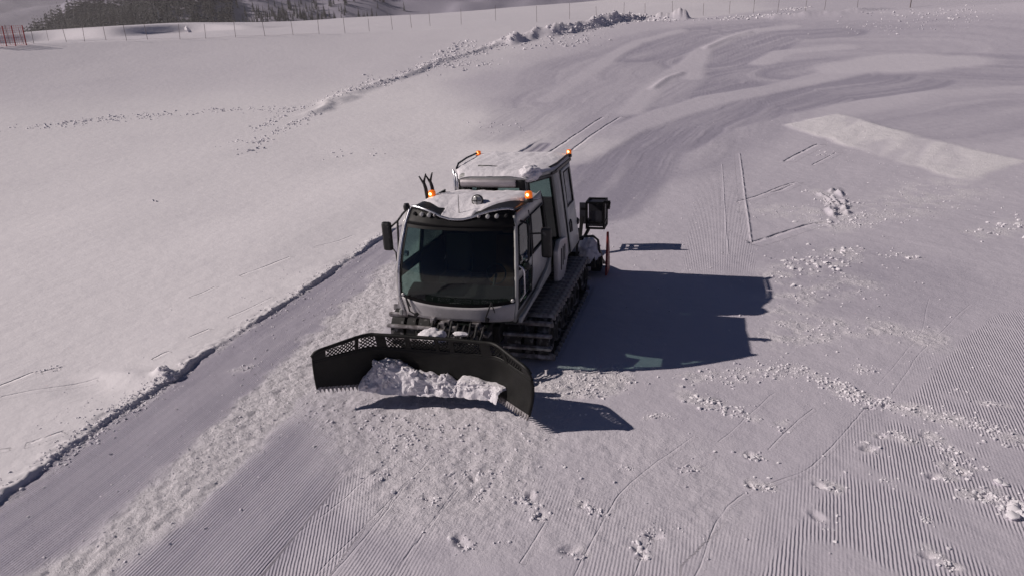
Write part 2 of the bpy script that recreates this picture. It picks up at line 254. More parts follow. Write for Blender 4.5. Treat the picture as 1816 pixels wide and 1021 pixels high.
 clods=[([(-1.47,-1.92),(-0.62,-2.1),(0.5,-2.21),(1.58,-2.15)],0.5,272,0.015,0.055),([(-0.59,-2.9),(0.4,-2.85),(1.54,-2.89)],0.45,187,0.015,0.05),([(-0.5,-2.17),(-0.09,-2.49),(-0.06,-2.94)],0.15,59,0.03,0.06),([(-1.98,-1.63),(-1.34,-2.16),(-0.72,-2.46)],0.18,102,0.02,0.05),([(1.55,-0.95),(1.95,-0.68),(2.34,-0.31),(2.75,0.09)],0.22,442,0.015,0.06),([(3.65,0.0),(4.1,0.17),(4.79,0.43),(5.34,0.57)],0.14,238,0.02,0.065),([(5.34,0.57),(5.82,0.45),(6.44,-0.19),(6.8,-0.38)],0.1,255,0.025,0.07),([(6.81,-0.33),(7.2,-0.47),(7.72,-0.69),(8.13,-1.01)],0.12,204,0.02,0.06),([(4.9,0.93),(5.35,0.79),(5.75,0.61)],0.1,102,0.02,0.06),([(5.67,0.53),(6.02,0.0),(6.34,-0.42)],0.06,85,0.02,0.06),([(3.76,-0.53),(4.07,-0.69),(4.36,-0.91)],0.12,102,0.02,0.07),([(4.28,-0.88),(4.52,-0.88),(4.67,-1.02)],0.08,68,0.03,0.07),([(3.21,-1.38),(3.56,-1.19)],0.05,37,0.02,0.06),([(4.6,-2.03),(4.78,-2.19)],0.04,23,0.03,0.07),([(5.03,-1.11),(5.07,-1.3)],0.05,13,0.03,0.06),([(4.6,-2.72),(4.86,-2.73)],0.05,23,0.02,0.06),([(5.38,-2.54),(5.54,-2.57),(5.65,-2.64)],0.05,23,0.02,0.06),([(3.82,-2.53),(4.0,-2.54)],0.04,23,0.02,0.05),([(3.01,-2.69),(3.14,-2.69)],0.03,13,0.02,0.04),([(2.56,-3.53),(2.72,-3.63),(2.95,-3.71)],0.035,44,0.025,0.06),([(1.75,-3.44),(1.97,-3.65),(2.25,-3.92)],0.06,85,0.02,0.065),([(3.35,-4.16),(3.52,-4.37)],0.04,23,0.03,0.07),([(3.3,-4.03),(3.54,-3.92),(3.66,-3.8)],0.06,40,0.02,0.05),([(2.61,-4.44),(2.84,-4.49)],0.03,20,0.02,0.05),([(0.68,-3.84),(0.84,-3.95),(0.92,-3.88)],0.06,34,0.02,0.055),([(1.34,-4.45),(1.56,-4.62)],0.04,17,0.03,0.07),([(-0.1,-3.44),(0.1,-3.49)],0.04,20,0.025,0.06),([(0.85,-3.17),(1.17,-3.21),(1.5,-3.29)],0.06,68,0.02,0.06),([(1.23,-3.6),(1.5,-3.66)],0.05,44,0.02,0.05),([(6.29,-1.2),(6.54,-1.12),(6.75,-1.29)],0.06,57,0.02,0.05),([(6.98,-1.03),(7.04,-1.34),(7.23,-1.51),(7.37,-1.81)],0.07,76,0.02,0.06),([(6.99,-1.84),(7.2,-1.97)],0.04,23,0.03,0.06),([(6.76,-2.04),(6.89,-2.14),(6.99,-2.17)],0.03,23,0.03,0.065),([(7.06,-2.47),(7.22,-2.44),(7.38,-2.47)],0.08,85,0.02,0.055),([(7.5,-2.38),(7.61,-2.58),(7.6,-2.84)],0.12,60,0.03,0.1),([(7.88,0.05),(8.0,0.01),(8.16,0.02)],0.03,23,0.02,0.05),([(6.12,-2.2),(6.29,-2.41)],0.03,20,0.015,0.04),([(6.09,-1.39),(6.18,-1.69)],0.03,17,0.02,0.05),([(6.35,-3.62),(6.55,-3.85)],0.04,27,0.02,0.05),([(6.45,-2.91),(6.5,-3.09)],0.03,17,0.02,0.04),([(5.33,-3.17),(5.45,-3.46)],0.03,13,0.015,0.04),([(7.66,0.41),(7.72,0.35)],0.02,8,0.02,0.04),([(5.5,5.55),(6.31,6.51),(7.21,7.65)],0.45,110,0.03,0.08),([(5.39,3.89),(6.21,4.53),(7.11,5.4)],0.4,102,0.02,0.06),([(5.44,3.11),(6.01,2.77),(6.69,2.74)],0.35,85,0.02,0.05),([(6.41,0.98),(6.52,0.79)],0.12,44,0.02,0.05),([(5.26,1.96),(5.87,2.33)],0.35,68,0.02,0.05),([(7.08,2.81),(7.73,2.39)],0.4,51,0.02,0.05),([(7.55,14.82),(7.79,12.79),(7.35,10.63)],0.35,110,0.025,0.085),([(6.75,10.56),(7.26,9.99),(8.71,11.78)],0.35,187,0.025,0.075),([(5.63,12.2),(6.22,11.53),(6.89,11.95)],0.6,102,0.02,0.06),([(9.32,12.55),(10.45,14.19),(11.86,15.94)],1.0,289,0.02,0.06),([(7.84,20.93),(8.63,22.11)],0.5,20,0.03,0.08),([(8.09,7.67),(8.55,7.5)],0.2,14,0.03,0.08),([(10.76,9.82),(11.61,10.49),(12.1,10.97)],0.4,40,0.03,0.09),([(8.35,11.4),(9.32,11.84)],0.3,34,0.03,0.07),([(7.57,28.68),(9.63,24.61),(11.06,20.34),(12.78,16.86)],2.2,714,0.015,0.05),([(-4.62,-5.03),(-4.65,-4.32),(-4.78,-3.41),(-4.78,-1.72)],0.1,561,0.02,0.06),([(-4.78,-1.72),(-4.87,-0.04),(-4.92,1.98),(-5.07,4.81),(-5.23,7.85)],0.1,442,0.02,0.06),([(-4.8,-4.88),(-4.98,-3.32),(-5.03,-1.41)],0.35,153,0.015,0.04),([(-4.85,-1.77),(-4.77,-1.59)],0.06,14,0.05,0.11),([(-3.06,-4.81),(-3.42,-3.0),(-3.52,-0.62)],1.1,187,0.012,0.04),([(-3.85,-1.15),(-3.72,-1.01)],0.1,30,0.02,0.05),([(-2.34,-5.75),(-2.42,-4.25),(-2.58,-2.67),(-2.95,-0.02)],0.35,1190,0.01,0.03),([(-2.95,-0.02),(-3.45,2.29),(-3.79,5.08)],0.5,680,0.012,0.04),([(-6.78,4.19),(-3.45,0.43)],0.9,119,0.015,0.04),([(-7.56,-1.72),(-7.26,-1.64)],0.08,20,0.02,0.05),([(-5.0,-2.79),(-4.93,-2.81)],0.05,10,0.03,0.05),([(-34.75,21.26),(-33.15,23.52),(-31.66,26.25),(-29.34,28.41)],0.5,200,0.05,0.12),([(-29.34,28.41),(-26.83,30.67),(-22.49,31.67)],0.4,110,0.05,0.11),([(-15.81,10.98),(-15.66,10.83)],0.02,2,0.06,0.08),([(-14.53,21.17),(-12.05,20.14)],0.5,16,0.05,0.1),([(-8.59,29.88),(-6.3,27.54)],1.0,24,0.05,0.12),([(-20.2,20.6),(-21.45,26.75),(-22.51,31.89),(-22.08,36.11),(-22.18,41.72)],0.22,170,0.06,0.13),([(-17.65,17.95),(-19.61,24.2),(-19.98,27.05),(-20.48,30.65)],0.22,120,0.06,0.13),([(-21.05,32.77),(-21.25,38.36),(-20.33,41.94),(-20.2,47.13),(-18.8,51.5)],0.3,300,0.06,0.15),([(-22.46,42.31),(-20.32,43.88),(-19.53,49.27),(-17.16,56.17),(-14.81,60.51)],0.7,420,0.07,0.19),([(-21.58,51.01),(-19.77,54.26),(-19.25,59.17)],0.5,70,0.1,0.25),([(-19.29,48.65),(-17.19,49.04),(-14.75,50.72)],0.9,80,0.08,0.2),([(-15.08,58.36),(-12.77,61.37),(-9.02,65.29),(-4.68,71.94),(-0.4,69.04)],0.55,420,0.1,0.3),([(-14.58,57.5),(-10.98,58.2),(-7.88,61.8)],0.9,70,0.1,0.24),([(-0.4,69.04),(5.09,68.53),(10.34,68.66)],0.5,150,0.08,0.2),([(9.81,76.64),(11.01,77.53),(12.32,79.44)],0.6,60,0.1,0.25),([(15.24,67.36),(19.56,64.9),(23.68,63.49),(24.58,60.42)],1.4,150,0.06,0.16),([(13.76,62.95),(17.06,60.65),(20.64,61.32)],1.5,100,0.05,0.12)],
 berm1=[(-20.48,30.65),(-21.25,38.36),(-20.32,43.88),(-19.05,50.05),(-17.16,56.17),(-14.9,60.87)],
 berm2=[(-15.2,58.81),(-12.88,61.87),(-9.06,65.55),(-4.68,71.94),(0.03,71.86)],
 berm3=[(9.27,67.93),(12.31,67.73),(15.29,67.84),(18.74,70.85)],
 pits=[(2.67,-3.58),(3.55,-3.97),(3.42,-4.24),(3.46,-4.35),(1.44,-4.53),(1.52,-4.59),(-0.06,-3.44),(0.78,-3.87),(2.01,-3.55),(2.22,-3.9),(2.67,-4.41),(4.62,-2.06),(4.61,-2.73),(5.42,-2.59),(6.14,-1.6),(6.37,-1.22),(6.93,-1.1),(6.79,-2.12),(7.14,-1.96),(7.25,-2.43),(6.36,-0.42),(6.59,-0.3),(5.33,-3.23),(6.36,-3.68),(6.57,-3.81),(1.22,-3.35),(1.3,-3.14)],
 fence=[(-55.99,41.94),(-55.35,42.71),(-54.9,43.34),(-84.43,72.9),(-56.48,48.45),(-55.31,49.43),(-54.84,51.63),(-49.68,48.65),(-50.1,51.87),(-46.07,51.48),(-44.14,52.77),(-41.84,54.26),(-39.49,55.7),(-37.25,57.2),(-35.22,58.75),(-33.04,60.13),(-32.63,64.92),(-30.83,66.98),(-29.38,68.96),(-28.1,71.43),(-24.79,72.7),(-22.7,79.63),(-15.82,72.47),(-12.94,76.74),(-9.75,76.46),(-7.04,79.48),(-4.47,78.4),(-1.27,76.82),(2.05,75.57),(4.76,75.89),(7.2,74.39),(9.56,73.55),(12.33,74.56),(14.21,74.78),(17.27,74.52),(21.46,71.2)],
 rednet=[(-56.9,40.1),(-56.27,40.62),(-55.72,41.33),(-55.35,41.89),(-54.88,42.54)],
 lump=[(-71.1,84.81)],
)
# ------------------------------------------------------------------ snow ground: one sheet, cells finer near the machine
def axis_cells(lo, hi, d0, g, far, cap=1e9):
    a = list(np.arange(lo, hi+d0/2, d0)); d = d0
    while a[-1] < far:
        d = min(d*g, cap if a[-1] < 70 else 1e9); a.append(a[-1]+d)
    d = d0; b = [lo]
    while b[-1] > -far:
        d = min(d*g, cap if b[-1] > -60 else 1e9); b.append(b[-1]-d)
    return np.array(sorted(set(np.round(b[1:][::-1] + a, 4))))

def seg_field(X, Y, pts):
    """distance to a polyline, plus interpolated third value (half width)"""
    best = np.full(X.shape, 1e9); wid = np.zeros(X.shape)
    for a, b in zip(pts[:-1], pts[1:]):
        dx, dy = b[0]-a[0], b[1]-a[1]; L2 = dx*dx+dy*dy+1e-9
        t = np.clip(((X-a[0])*dx + (Y-a[1])*dy)/L2, 0, 1)
        d = np.hypot(X-a[0]-t*dx, Y-a[1]-t*dy)
        wa = a[2] if len(a) > 2 else 0; wb = b[2] if len(b) > 2 else 0
        w = wa+(wb-wa)*t
        k = (d-w) < (best-wid)
        best = np.where(k, d, best); wid = np.where(k, w, wid)
    return best, wid

def local(X, Y, pts, m):
    """index window of the grid around a polyline"""
    xs = X[0]; ys = Y[:, 0]
    w = max([p[2] if len(p) > 2 else 0 for p in pts])+m
    i0 = np.searchsorted(xs, min(p[0] for p in pts)-w); i1 = np.searchsorted(xs, max(p[0] for p in pts)+w)
    j0 = np.searchsorted(ys, min(p[1] for p in pts)-w); j1 = np.searchsorted(ys, max(p[1] for p in pts)+w)
    return slice(max(0, j0), j1+1), slice(max(0, i0), i1+1)

GX = axis_cells(-8.6, 8.4, .027, 1.02, 2800, .5)
GY = axis_cells(-6.3, 2.6, .027, 1.0075, 2800, .5)
X, Y = np.meshgrid(GX, GY)
NXg, NYg = len(GX), len(GY)
H = base_h(X, Y)
edge_x = np.interp(Y, EDGE_Y, EDGE_X) + .10*fbm(Y*1.3, Y*0+3.1, 3, 21)*np.where(np.abs(Y) < 40, 1, 0)
in_lane_y = 1-sstep(22, 26, Y)
u = edge_x - X                                        # >0 : untouched bank left of the lane
bank = sstep(-.015, .07, u)*in_lane_y
near = 1-sstep(18, 40, np.hypot(X, Y))
warpx = .10*fbm(X*1.1, Y*1.1, 3, 31); warpy = .10*fbm(X*1.1+7, Y*1.1, 3, 37)

xb = np.interp(Y, [16, 24, 32, 42, 58, 70, 80], [-5, -6, -9, -18, -13, -5, 8])
fresh = np.maximum(bank, sstep(15, 22, Y)*(1-sstep(-2, 7, X-xb+6*fbm(X*.09, Y*.09, 3, 29)))*(1-.45*sstep(52, 64, np.hypot(X-CAM[0], Y-CAM[1]))))
comp_shade = np.zeros_like(X)                               # packed, darker snow; on the far slopes, painted shade and haze
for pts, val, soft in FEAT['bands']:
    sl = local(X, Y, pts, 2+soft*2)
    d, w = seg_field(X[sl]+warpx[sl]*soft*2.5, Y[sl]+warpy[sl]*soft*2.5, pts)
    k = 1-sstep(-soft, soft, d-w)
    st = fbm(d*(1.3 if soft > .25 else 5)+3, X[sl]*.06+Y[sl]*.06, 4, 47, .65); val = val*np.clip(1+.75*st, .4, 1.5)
    comp_shade[sl] = comp_shade[sl]*(1-k)+val*k
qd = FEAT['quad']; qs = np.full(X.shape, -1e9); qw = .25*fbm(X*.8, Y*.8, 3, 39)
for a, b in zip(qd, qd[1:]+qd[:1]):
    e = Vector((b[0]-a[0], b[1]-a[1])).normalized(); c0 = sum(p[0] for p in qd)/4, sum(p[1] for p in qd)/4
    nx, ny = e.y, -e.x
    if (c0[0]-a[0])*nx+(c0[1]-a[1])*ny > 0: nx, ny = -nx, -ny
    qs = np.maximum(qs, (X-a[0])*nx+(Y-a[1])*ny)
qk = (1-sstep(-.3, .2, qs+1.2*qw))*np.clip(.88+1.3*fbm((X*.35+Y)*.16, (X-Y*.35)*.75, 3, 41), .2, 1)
comp_shade = comp_shade*(1-qk)-1.0*qk
comp_shade *= np.where((u > 0) & (np.abs(Y) < 60), 1-in_lane_y, 1)
comp_shade = np.where(np.hypot(X-CAM[0], Y-CAM[1]) > 260, 1.6, comp_shade)  # far slopes: shade and haze put into the colour as darker ground
rough = np.zeros_like(X)
for pts, val, soft in FEAT['rough']:
    sl = local(X, Y, pts, 2+soft*2)
    d, w = seg_field(X[sl]+warpx[sl]*1.5, Y[sl]+warpy[sl]*1.5, pts)
    k = 1-sstep(-soft, soft, d-w+.25*fbm(X[sl]*2.2, Y[sl]*2.2, 3, 44))
    rough[sl] = np.maximum(rough[sl], val*k)
rough = np.maximum(rough, qk*.8*(1-sstep(60, 90, Y)))
for pts, sp, n, a, b in FEAT['clods']:
    if len(pts) < 2 or b < .05 or math.hypot(pts[0][0]-CAM[0], pts[0][1]-CAM[1]) > 30: continue
    sl = local(X, Y, pts, 1+sp*3)
    d, _ = seg_field(X[sl]+warpx[sl]*.6, Y[sl]+warpy[sl]*.6, pts)
    rough[sl] = np.maximum(rough[sl], .6*(1-sstep(sp*.5, sp*1.8+.05, d+.14*fbm(X[sl]*5, Y[sl]*5, 3, 45)))*np.clip(.7+2*fbm(X[sl]*3, Y[sl]*3, 3, 46), 0, 1.2))
rough = np.where(u > .02, rough*(1-in_lane_y), rough)
comp_shade = np.where(comp_shade > 0, comp_shade*(1-.95*np.clip(rough, 0, 1)), comp_shade)

# --- corduroy: across-coordinate (m) and strength
cu = X.copy(); amp = np.zeros_like(X)
lane = (u < -.05)*in_lane_y
patchy = np.clip(.5+1.6*fbm(X*.55, Y*.4, 3, 51), 0, 1)
zone_left = lane*(1-sstep(-.45, -.3, X))
amp = np.maximum(amp, zone_left*np.where(X > -2.0, .9, .6)*(1-sstep(9, 22, Y)))
# slanted grouser prints beside the left lane
diag = sstep(-.5, -.4, X)*(1-sstep(.22, .3, X))*(1-sstep(-2.6, -1.8, Y))
# machine-parallel patchy corduroy in the middle
mid = sstep(.3, .4, X)*(1-sstep(4.6, 5.0, X))*(1-sstep(-3.2, -2.2, Y+.25*X))
amp = np.maximum(amp, mid*.55*sstep(.35, .9, patchy))
# strip behind the machine
strip = sstep(3.3, 3.5, X)*(1-sstep(5.0, 5.1, X))*sstep(5.2, 6.5, Y)*(1-sstep(24, 30, Y))
amp = np.maximum(amp, strip*.6)
# coarse corduroy on the right, turned seven degrees
cr = np.array(FEAT['cordR'])[::-1]
bx = np.interp(Y+.6*warpy, np.concatenate([[-30], cr[:, 1], [12]]), np.concatenate([[cr[0, 0]-2.3], cr[:, 0], [cr[-1, 0]+9]]))
right = sstep(0, .12, X+.5*warpx-bx)*(1-sstep(3.2, 5, Y))
cuR = X*math.cos(R(7))-Y*math.sin(R(7))
fade_r = 1-.85*sstep(.12, .3, fbm(X*.9+Y*.5, Y*.7, 3, 63))
cu = np.where(right > .02, cuR, cu); amp = np.where(right > .02, right*fade_r, amp)
near_right = sstep(-1.1, -.1, X+.5*warpx-bx)*(1-right)*(1-sstep(2, 4, Y))
cu = np.where((near_right > .4) & (right <= .02), cuR, cu)
amp = np.where(right <= .02, np.maximum(amp, .5*near_right*patchy*sstep(-.6,-.2,X-bx)), amp)
cu = np.where(diag > .3, X+.42*Y, cu); amp = np.where(diag > .3, .8*diag*sstep(.15, .6, patchy), amp)
amp = amp*(1-np.clip(rough*1.2, 0, 1))

# --- relief
H = H + .055*bank*(1+(1.1*fbm(X*.8, Y*.8, 3, 71)+.9*np.exp(-((Y+1.2)/.8)**2))*np.exp(-np.clip(u, 0, 9)/.45))*near
crumb = np.exp(-((u-.12)/.13)**2)*in_lane_y*near
fine = fbm(X*7.5, Y*7.5, 3, 81, .6)*(1-sstep(8, 13, np.hypot(X-1, Y))); mid_n = fbm(X*2.4, Y*2.4, 3, 83)
H = H + crumb*(.02*mid_n+.035*fine)
H = H + near*(rough*sstep(.06,.3,rough)*(.030*fine+.015*mid_n)+ .006*mid_n*(1-bank) + .03*fbm(X*.5, Y*.5, 2, 85)*(1-bank) + bank*(.007*fbm(X*.45, Y*.35, 3, 87)+.16*fbm(X*.14, Y*.14, 2, 88)*sstep(.3, 3, u)))
H = H + (1-near)*sstep(250, 150, np.hypot(X, Y))*(.035*fbm(X*.22, Y*.22, 4, 91)+rough*.05*fbm(X*1.6, Y*1.6, 3, 92))
H = H - .05*comp_shade*sstep(12, 25, Y)*(1-sstep(60, 120, Y))
thin = np.full(X.shape, 9.); thin_d = np.zeros(X.shape)
for pts, w, dep in FEAT['grooves']:
    if len(pts) < 2: continue
    if w < .13 and (dep > 0 or w < .06):                               # scores and slots: signed distance over width, cut by the snow material's relief
        ww = max(.009, w*.62); sl = local(X, Y, pts, .3+4*w)
        kk = .3 if w < .02 else .6*w/.05*.3
        xx = X[sl]+kk*warpx[sl]; yy = Y[sl]+kk*warpy[sl]
        for a, b in zip(pts[:-1], pts[1:]):
            ex, ey = b[0]-a[0], b[1]-a[1]; L_ = math.hypot(ex, ey)+1e-6
            t = ((xx-a[0])*ex+(yy-a[1])*ey)/L_; sd = ((xx-a[0])*-ey+(yy-a[1])*ex)/L_/ww
            ok = (t > -.04-w) & (t < L_+.04+w) & (np.abs(sd) < np.minimum(np.abs(thin[sl]), 7))
            thin[sl] = np.where(ok, sd, thin[sl]); thin_d[sl] = np.where(ok, min(dep*.75, .011 if w < .02 else 1), thin_d[sl])
        continue
    sl = local(X, Y, pts, w*5+.3)
    wk = (.25 if dep > 0 else 2.2)*(w > .03)*(w < .2)
    d, _ = seg_field(X[sl]+wk*warpx[sl], Y[sl]+wk*warpy[sl], pts)
    br = np.clip(.75+1.3*fbm(X[sl]*2.1, Y[sl]*2.1, 2, 95), 0, 1) if w > .03 and w < .2 and dep > 0 else (np.clip(.45+2.6*fbm(X[sl]*2.6+4, Y[sl]*2.6, 3, 96), 0, 1.3) if .09 < w < .2 else 1)
    ic = int(np.searchsorted(GX, pts[0][0])); jc = int(np.searchsorted(GY, pts[0][1])); lc = max(GX[ic+1]-GX[ic], GY[jc+1]-GY[jc])
    cell = max(.022, w*.8, lc*.7)
    H[sl] -= dep*br*np.exp(-(d/cell)**2) - .10*dep*br*np.exp(-((d-2.1*cell)/cell)**2)
for (px, py) in FEAT['pits']:
    sl = local(X, Y, [(px, py), (px, py)], .5)
    rr = RNG.uniform(.035, .06); an = RNG.uniform(0, 3.1)
    ax = (X[sl]-px)*math.cos(an)+(Y[sl]-py)*math.sin(an); ay = -(X[sl]-px)*math.sin(an)+(Y[sl]-py)*math.cos(an)
    d = np.hypot(ax/1.7, ay)/rr
    H[sl] += -.036*np.exp(-d**3)*(1+.8*fine[sl])+.008*np.exp(-((d-1.5)/.45)**2)
    amp[sl] *= 1-np.exp(-(d/2.2)**2)
# drift and scooped block by the lane edge
for (px, py, rx, ry, hh) in ((-4.98, -1.62, .13, .10, .15), (-5.55, -1.75, .6, .22, .09), (-5.9, -2.2, .8, .35, -.06)):
    sl = local(X, Y, [(px, py), (px, py)], 2.5)
    H[sl] += hh*np.exp(-((X[sl]-px)/rx)**2-((Y[sl]-py)/ry)**2)
# windrows along the upper edge of the piste
for key, hh, ww in (('berm1', .22, .35), ('berm2', .85, .6), ('berm3', .30, .6)):
    pts = [tuple(p) for p in FEAT[key]]
    sl = local(X, Y, pts, 5)
    d, _ = seg_field(X[sl]+1.2*fbm(X[sl]*.6, Y[sl]*.6, 2, 97), Y[sl], pts)
    H[sl] += hh*np.exp(-(d/ww)**2)*(1+.65*fbm(X[sl]*.5, Y[sl]*.5, 4, 98, .7))
# compressed under the tracks
for sx in (-1.08, 1.08):
    k = (1-sstep(.44, .5, np.abs(X-sx)))*sstep(.1, .5, Y)*(1-sstep(4, 4.6, Y))
    H = H*(1-k)+(-.01)*k
H = H - sstep(.2, .0, np.abs(X))*0

HI = dict(x=GX, y=GY)
def ground_z(px, py):
    px = np.atleast_1d(px); py = np.atleast_1d(py)
    i = np.clip(np.searchsorted(GX, px)-1, 0, NXg-2); j = np.clip(np.searchsorted(GY, py)-1, 0, NYg-2)
    tx = (px-GX[i])/(GX[i+1]-GX[i]); ty = (py-GY[j])/(GY[j+1]-GY[j])
    return (H[j, i]*(1-tx)+H[j, i+1]*tx)*(1-ty)+(H[j+1, i]*(1-tx)+H[j+1, i+1]*tx)*ty

def fast_mesh(name, V, Q, k):
    me = bpy.data.meshes.new(name)
    me.vertices.add(len(V)); me.vertices.foreach_set('co', V.astype(np.float32).ravel())
    me.loops.add(Q.size); me.loops.foreach_set('vertex_index', Q.astype(np.int32).ravel())
    me.polygons.add(len(Q)); me.polygons.foreach_set('loop_start', np.arange(0, Q.size, k, dtype=np.int32))
    me.update(calc_edges=True); me.validate()
    return me

idx = np.arange(NXg*NYg).reshape(NYg, NXg)
Q = np.stack([idx[:-1, :-1], idx[:-1, 1:], idx[1:, 1:], idx[1:, :-1]], -1).reshape(-1, 4)
me = fast_mesh('snow_ground', np.stack([X, Y, H], -1).reshape(-1, 3), Q, 4)
me.shade_smooth()
for nm, arr in (('packed', comp_shade), ('cord', amp), ('across', cu), ('rough', rough), ('bank', fresh), ('score', thin), ('score_depth', thin_d)):  # first layer also carries the painted shade of the far slopes
    a = me.attributes.new(nm, 'FLOAT', 'POINT'); a.data.foreach_set('value', np.nan_to_num(arr).astype(np.float32).ravel())

def ground_mat():
    m, nt, N, L = mat_new('groomed_snow')
    out = N.new('ShaderNodeOutputMaterial'); b = N.new('ShaderNodeBsdfPrincipled'); L.new(b.outputs[0], out.inputs[0])
    def at(n):
        a = N.new('ShaderNodeAttribute'); a.attribute_name = n; return a.outputs['Fac']
    def mth(op, a, c=None, clamp=False):
        q = N.new('ShaderNodeMath'); q.operation = op; q.use_clamp = clamp
        for i, v in enumerate((a, c)):
            if v is None: continue
            if isinstance(v, (int, float)): q.inputs[i].default_value = v
            else: L.new(v, q.inputs[i])
        return q.outputs[0]
    tc = N.new('ShaderNodeTexCoord'); P = tc.outputs['Object']
    def noise(sc, det=6, ro=.6):
        n = N.new('ShaderNodeTexNoise'); n.inputs['Scale'].default_value = sc; n.inputs['Detail'].default_value = det; n.inputs['Roughness'].default_value = ro
        L.new(P, n.inputs['Vector']); return n.outputs['Fac']
    pk, cd, ac, rg, bk = at('packed'), at('cord'), at('across'), at('rough'), at('bank')
    big = noise(.35, 5); med = noise(3.2, 6)
    # colour: fresh snow against machine-packed icier snow and painted far-slope shade
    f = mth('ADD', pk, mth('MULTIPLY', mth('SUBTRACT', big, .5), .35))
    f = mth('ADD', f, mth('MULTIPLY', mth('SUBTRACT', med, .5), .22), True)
    mx = N.new('ShaderNodeMixRGB'); mx.inputs[1].default_value = (*FRESH, 1); mx.inputs[2].default_value = (*PACKED_SHADE, 1)
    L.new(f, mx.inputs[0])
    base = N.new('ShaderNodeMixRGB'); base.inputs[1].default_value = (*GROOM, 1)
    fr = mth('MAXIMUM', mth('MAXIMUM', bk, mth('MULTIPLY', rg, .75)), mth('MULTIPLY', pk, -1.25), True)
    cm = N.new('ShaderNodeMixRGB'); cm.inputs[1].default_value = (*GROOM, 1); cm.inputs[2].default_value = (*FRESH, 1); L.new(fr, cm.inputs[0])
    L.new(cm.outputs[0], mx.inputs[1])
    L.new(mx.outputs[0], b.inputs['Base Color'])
    b.inputs['Roughness'].default_value = .7; b.inputs['Specular IOR Level'].default_value = .18
    # relief: comb ridges, crumbs and grain
    wob = mth('MULTIPLY', mth('SUBTRACT', noise(5, 3), .5), .018)
    s = mth('SINE', mth('MULTIPLY', mth('ADD', ac, wob), 2*math.pi/CORD))
    ridge = mth('MULTIPLY', mth('MULTIPLY', s, cd), CORD_H)
    grain = mth('MULTIPLY', mth('MULTIPLY', mth('SUBTRACT', noise(30, 5, .65), .5), .0065), mth('SUBTRACT', 1, mth('MULTIPLY', bk, .7)))
    crumbs = mth('MULTIPLY', mth('MULTIPLY', mth('SUBTRACT', noise(16, 6, .7), .5), rg), .045)
    soft = mth('MULTIPLY', mth('SUBTRACT', noise(2.2, 4), .5), .03)
    sc = at('score')
    brk = mth('MULTIPLY', mth('SUBTRACT', noise(2.7, 3), .22), 2.2, True)
    cut = mth('MULTIPLY', mth('MULTIPLY', mth('POWER', 2.718, mth('MULTIPLY', mth('MULTIPLY', sc, sc), -1)), mth('MULTIPLY', at('score_depth'), -1)), brk)
    ridge = mth('ADD', ridge, cut)
    hgt = mth('ADD', mth('ADD', ridge, grain), mth('ADD', crumbs, soft))
    bp = N.new('ShaderNodeBump'); bp.inputs['Strength'].default_value = 1; bp.inputs['Distance'].default_value = 1.0
    L.new(hgt, bp.inputs['Height']); L.new(bp.outputs[0], b.inputs['Normal'])
    return m
FRESH = (.82, .79, .815); GROOM = (.585, .555, .615); PACKED_SHADE = (.365, .345, .415)
CORD = .040; CORD_H = .0037
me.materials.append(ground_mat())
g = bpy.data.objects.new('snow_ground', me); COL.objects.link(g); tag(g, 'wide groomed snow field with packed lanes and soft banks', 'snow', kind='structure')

# ------------------------------------------------------------------ loose clods of snow
def chunk_shapes(n, sub):
    res = []
    for k in range(n):
        bm = bmesh.new(); bmesh.ops.create_icosphere(bm, subdivisions=sub, radius=1)
        V = np.array([v.co[:] for v in bm.verts]); F = np.array([[v.index for v in f.verts] for f in bm.faces]); bm.free()
        q = RNG.normal(size=(5, 3)); q /= np.linalg.norm(q, axis=1)[:, None]
        for d in q:                                       # flat broken faces
            t = V@d; c = RNG.uniform(.35, .8); V = V - np.outer(np.clip(t-c, 0, None), d)
        V = V*RNG.uniform(.65, 1.15, 3)*(1+.12*RNG.normal(size=(len(V), 1)))
        res.append((V, F))
    return res
SH1 = chunk_shapes(14, 2); SH0 = chunk_shapes(10, 1)
CV = []; CF = []; base_i = 0
def put_chunk(p, s, shapes):
    global base_i
    V, F = shapes[RNG.integers(len(shapes))]
    e = Euler(RNG.uniform(0, 6.28, 3)).to_matrix()
    W = (V*s)@np.array(e).T*np.array([1, 1, .7]) + p
    CV.append(W); CF.append(F+base_i); base_i += len(V)
def along(pts, n):
    pts = np.array([q[:2] for q in pts], float)
    if len(pts) == 1: return np.repeat(pts, n, 0)
    seg = np.linalg.norm(np.diff(pts, axis=0), axis=1); c = np.concatenate([[0], np.cumsum(seg)])
    t = np.sort(RNG.uniform(0, c[-1], n)); return np.stack([np.interp(t, c, pts[:, 0]), np.interp(t, c, pts[:, 1])], 1)
for pts, sp, n, a, b in FEAT['clods']:
    n = int(n*.75) if b < .08 and n > 30 else n
    P = along(pts, n) + RNG.normal(size=(n, 2))*sp*1.15
    # cluster: some clods gather in knots
    kn = RNG.integers(0, n, n//4+1)
    P[:len(kn)] = P[kn] + RNG.normal(size=(len(kn), 2))*b*1.6
    S = (a + (b-a)*RNG.uniform(0, 1, n)**2.7)*(.60 if b < .08 else .95)
    Z = ground_z(P[:, 0], P[:, 1])
    for p, s, z in zip(P, S, Z):
        if abs(p[0]) < 1.6 and -.1 < p[1] < 4.3: continue
        far = math.hypot(p[0]-CAM[0], p[1]-CAM[1]) > 22
        put_chunk(np.array([p[0], p[1], z+s*RNG.uniform(-.1, .35)]), s, SH0 if far else SH1)
for k in range(500):                                        # stray crumbs everywhere on the piste
    p = (RNG.uniform(-4.6, 9), RNG.uniform(-6.5, 14)); s = RNG.uniform(.008, .03)
    if abs(p[0]) < 1.6 and -.1 < p[1] < 4.3: continue
    put_chunk(np.array([*p, ground_z(*p)[0]+s*.25]), s, SH0)
cme = fast_mesh('snow_clods', np.concatenate(CV), np.concatenate(CF), 3)
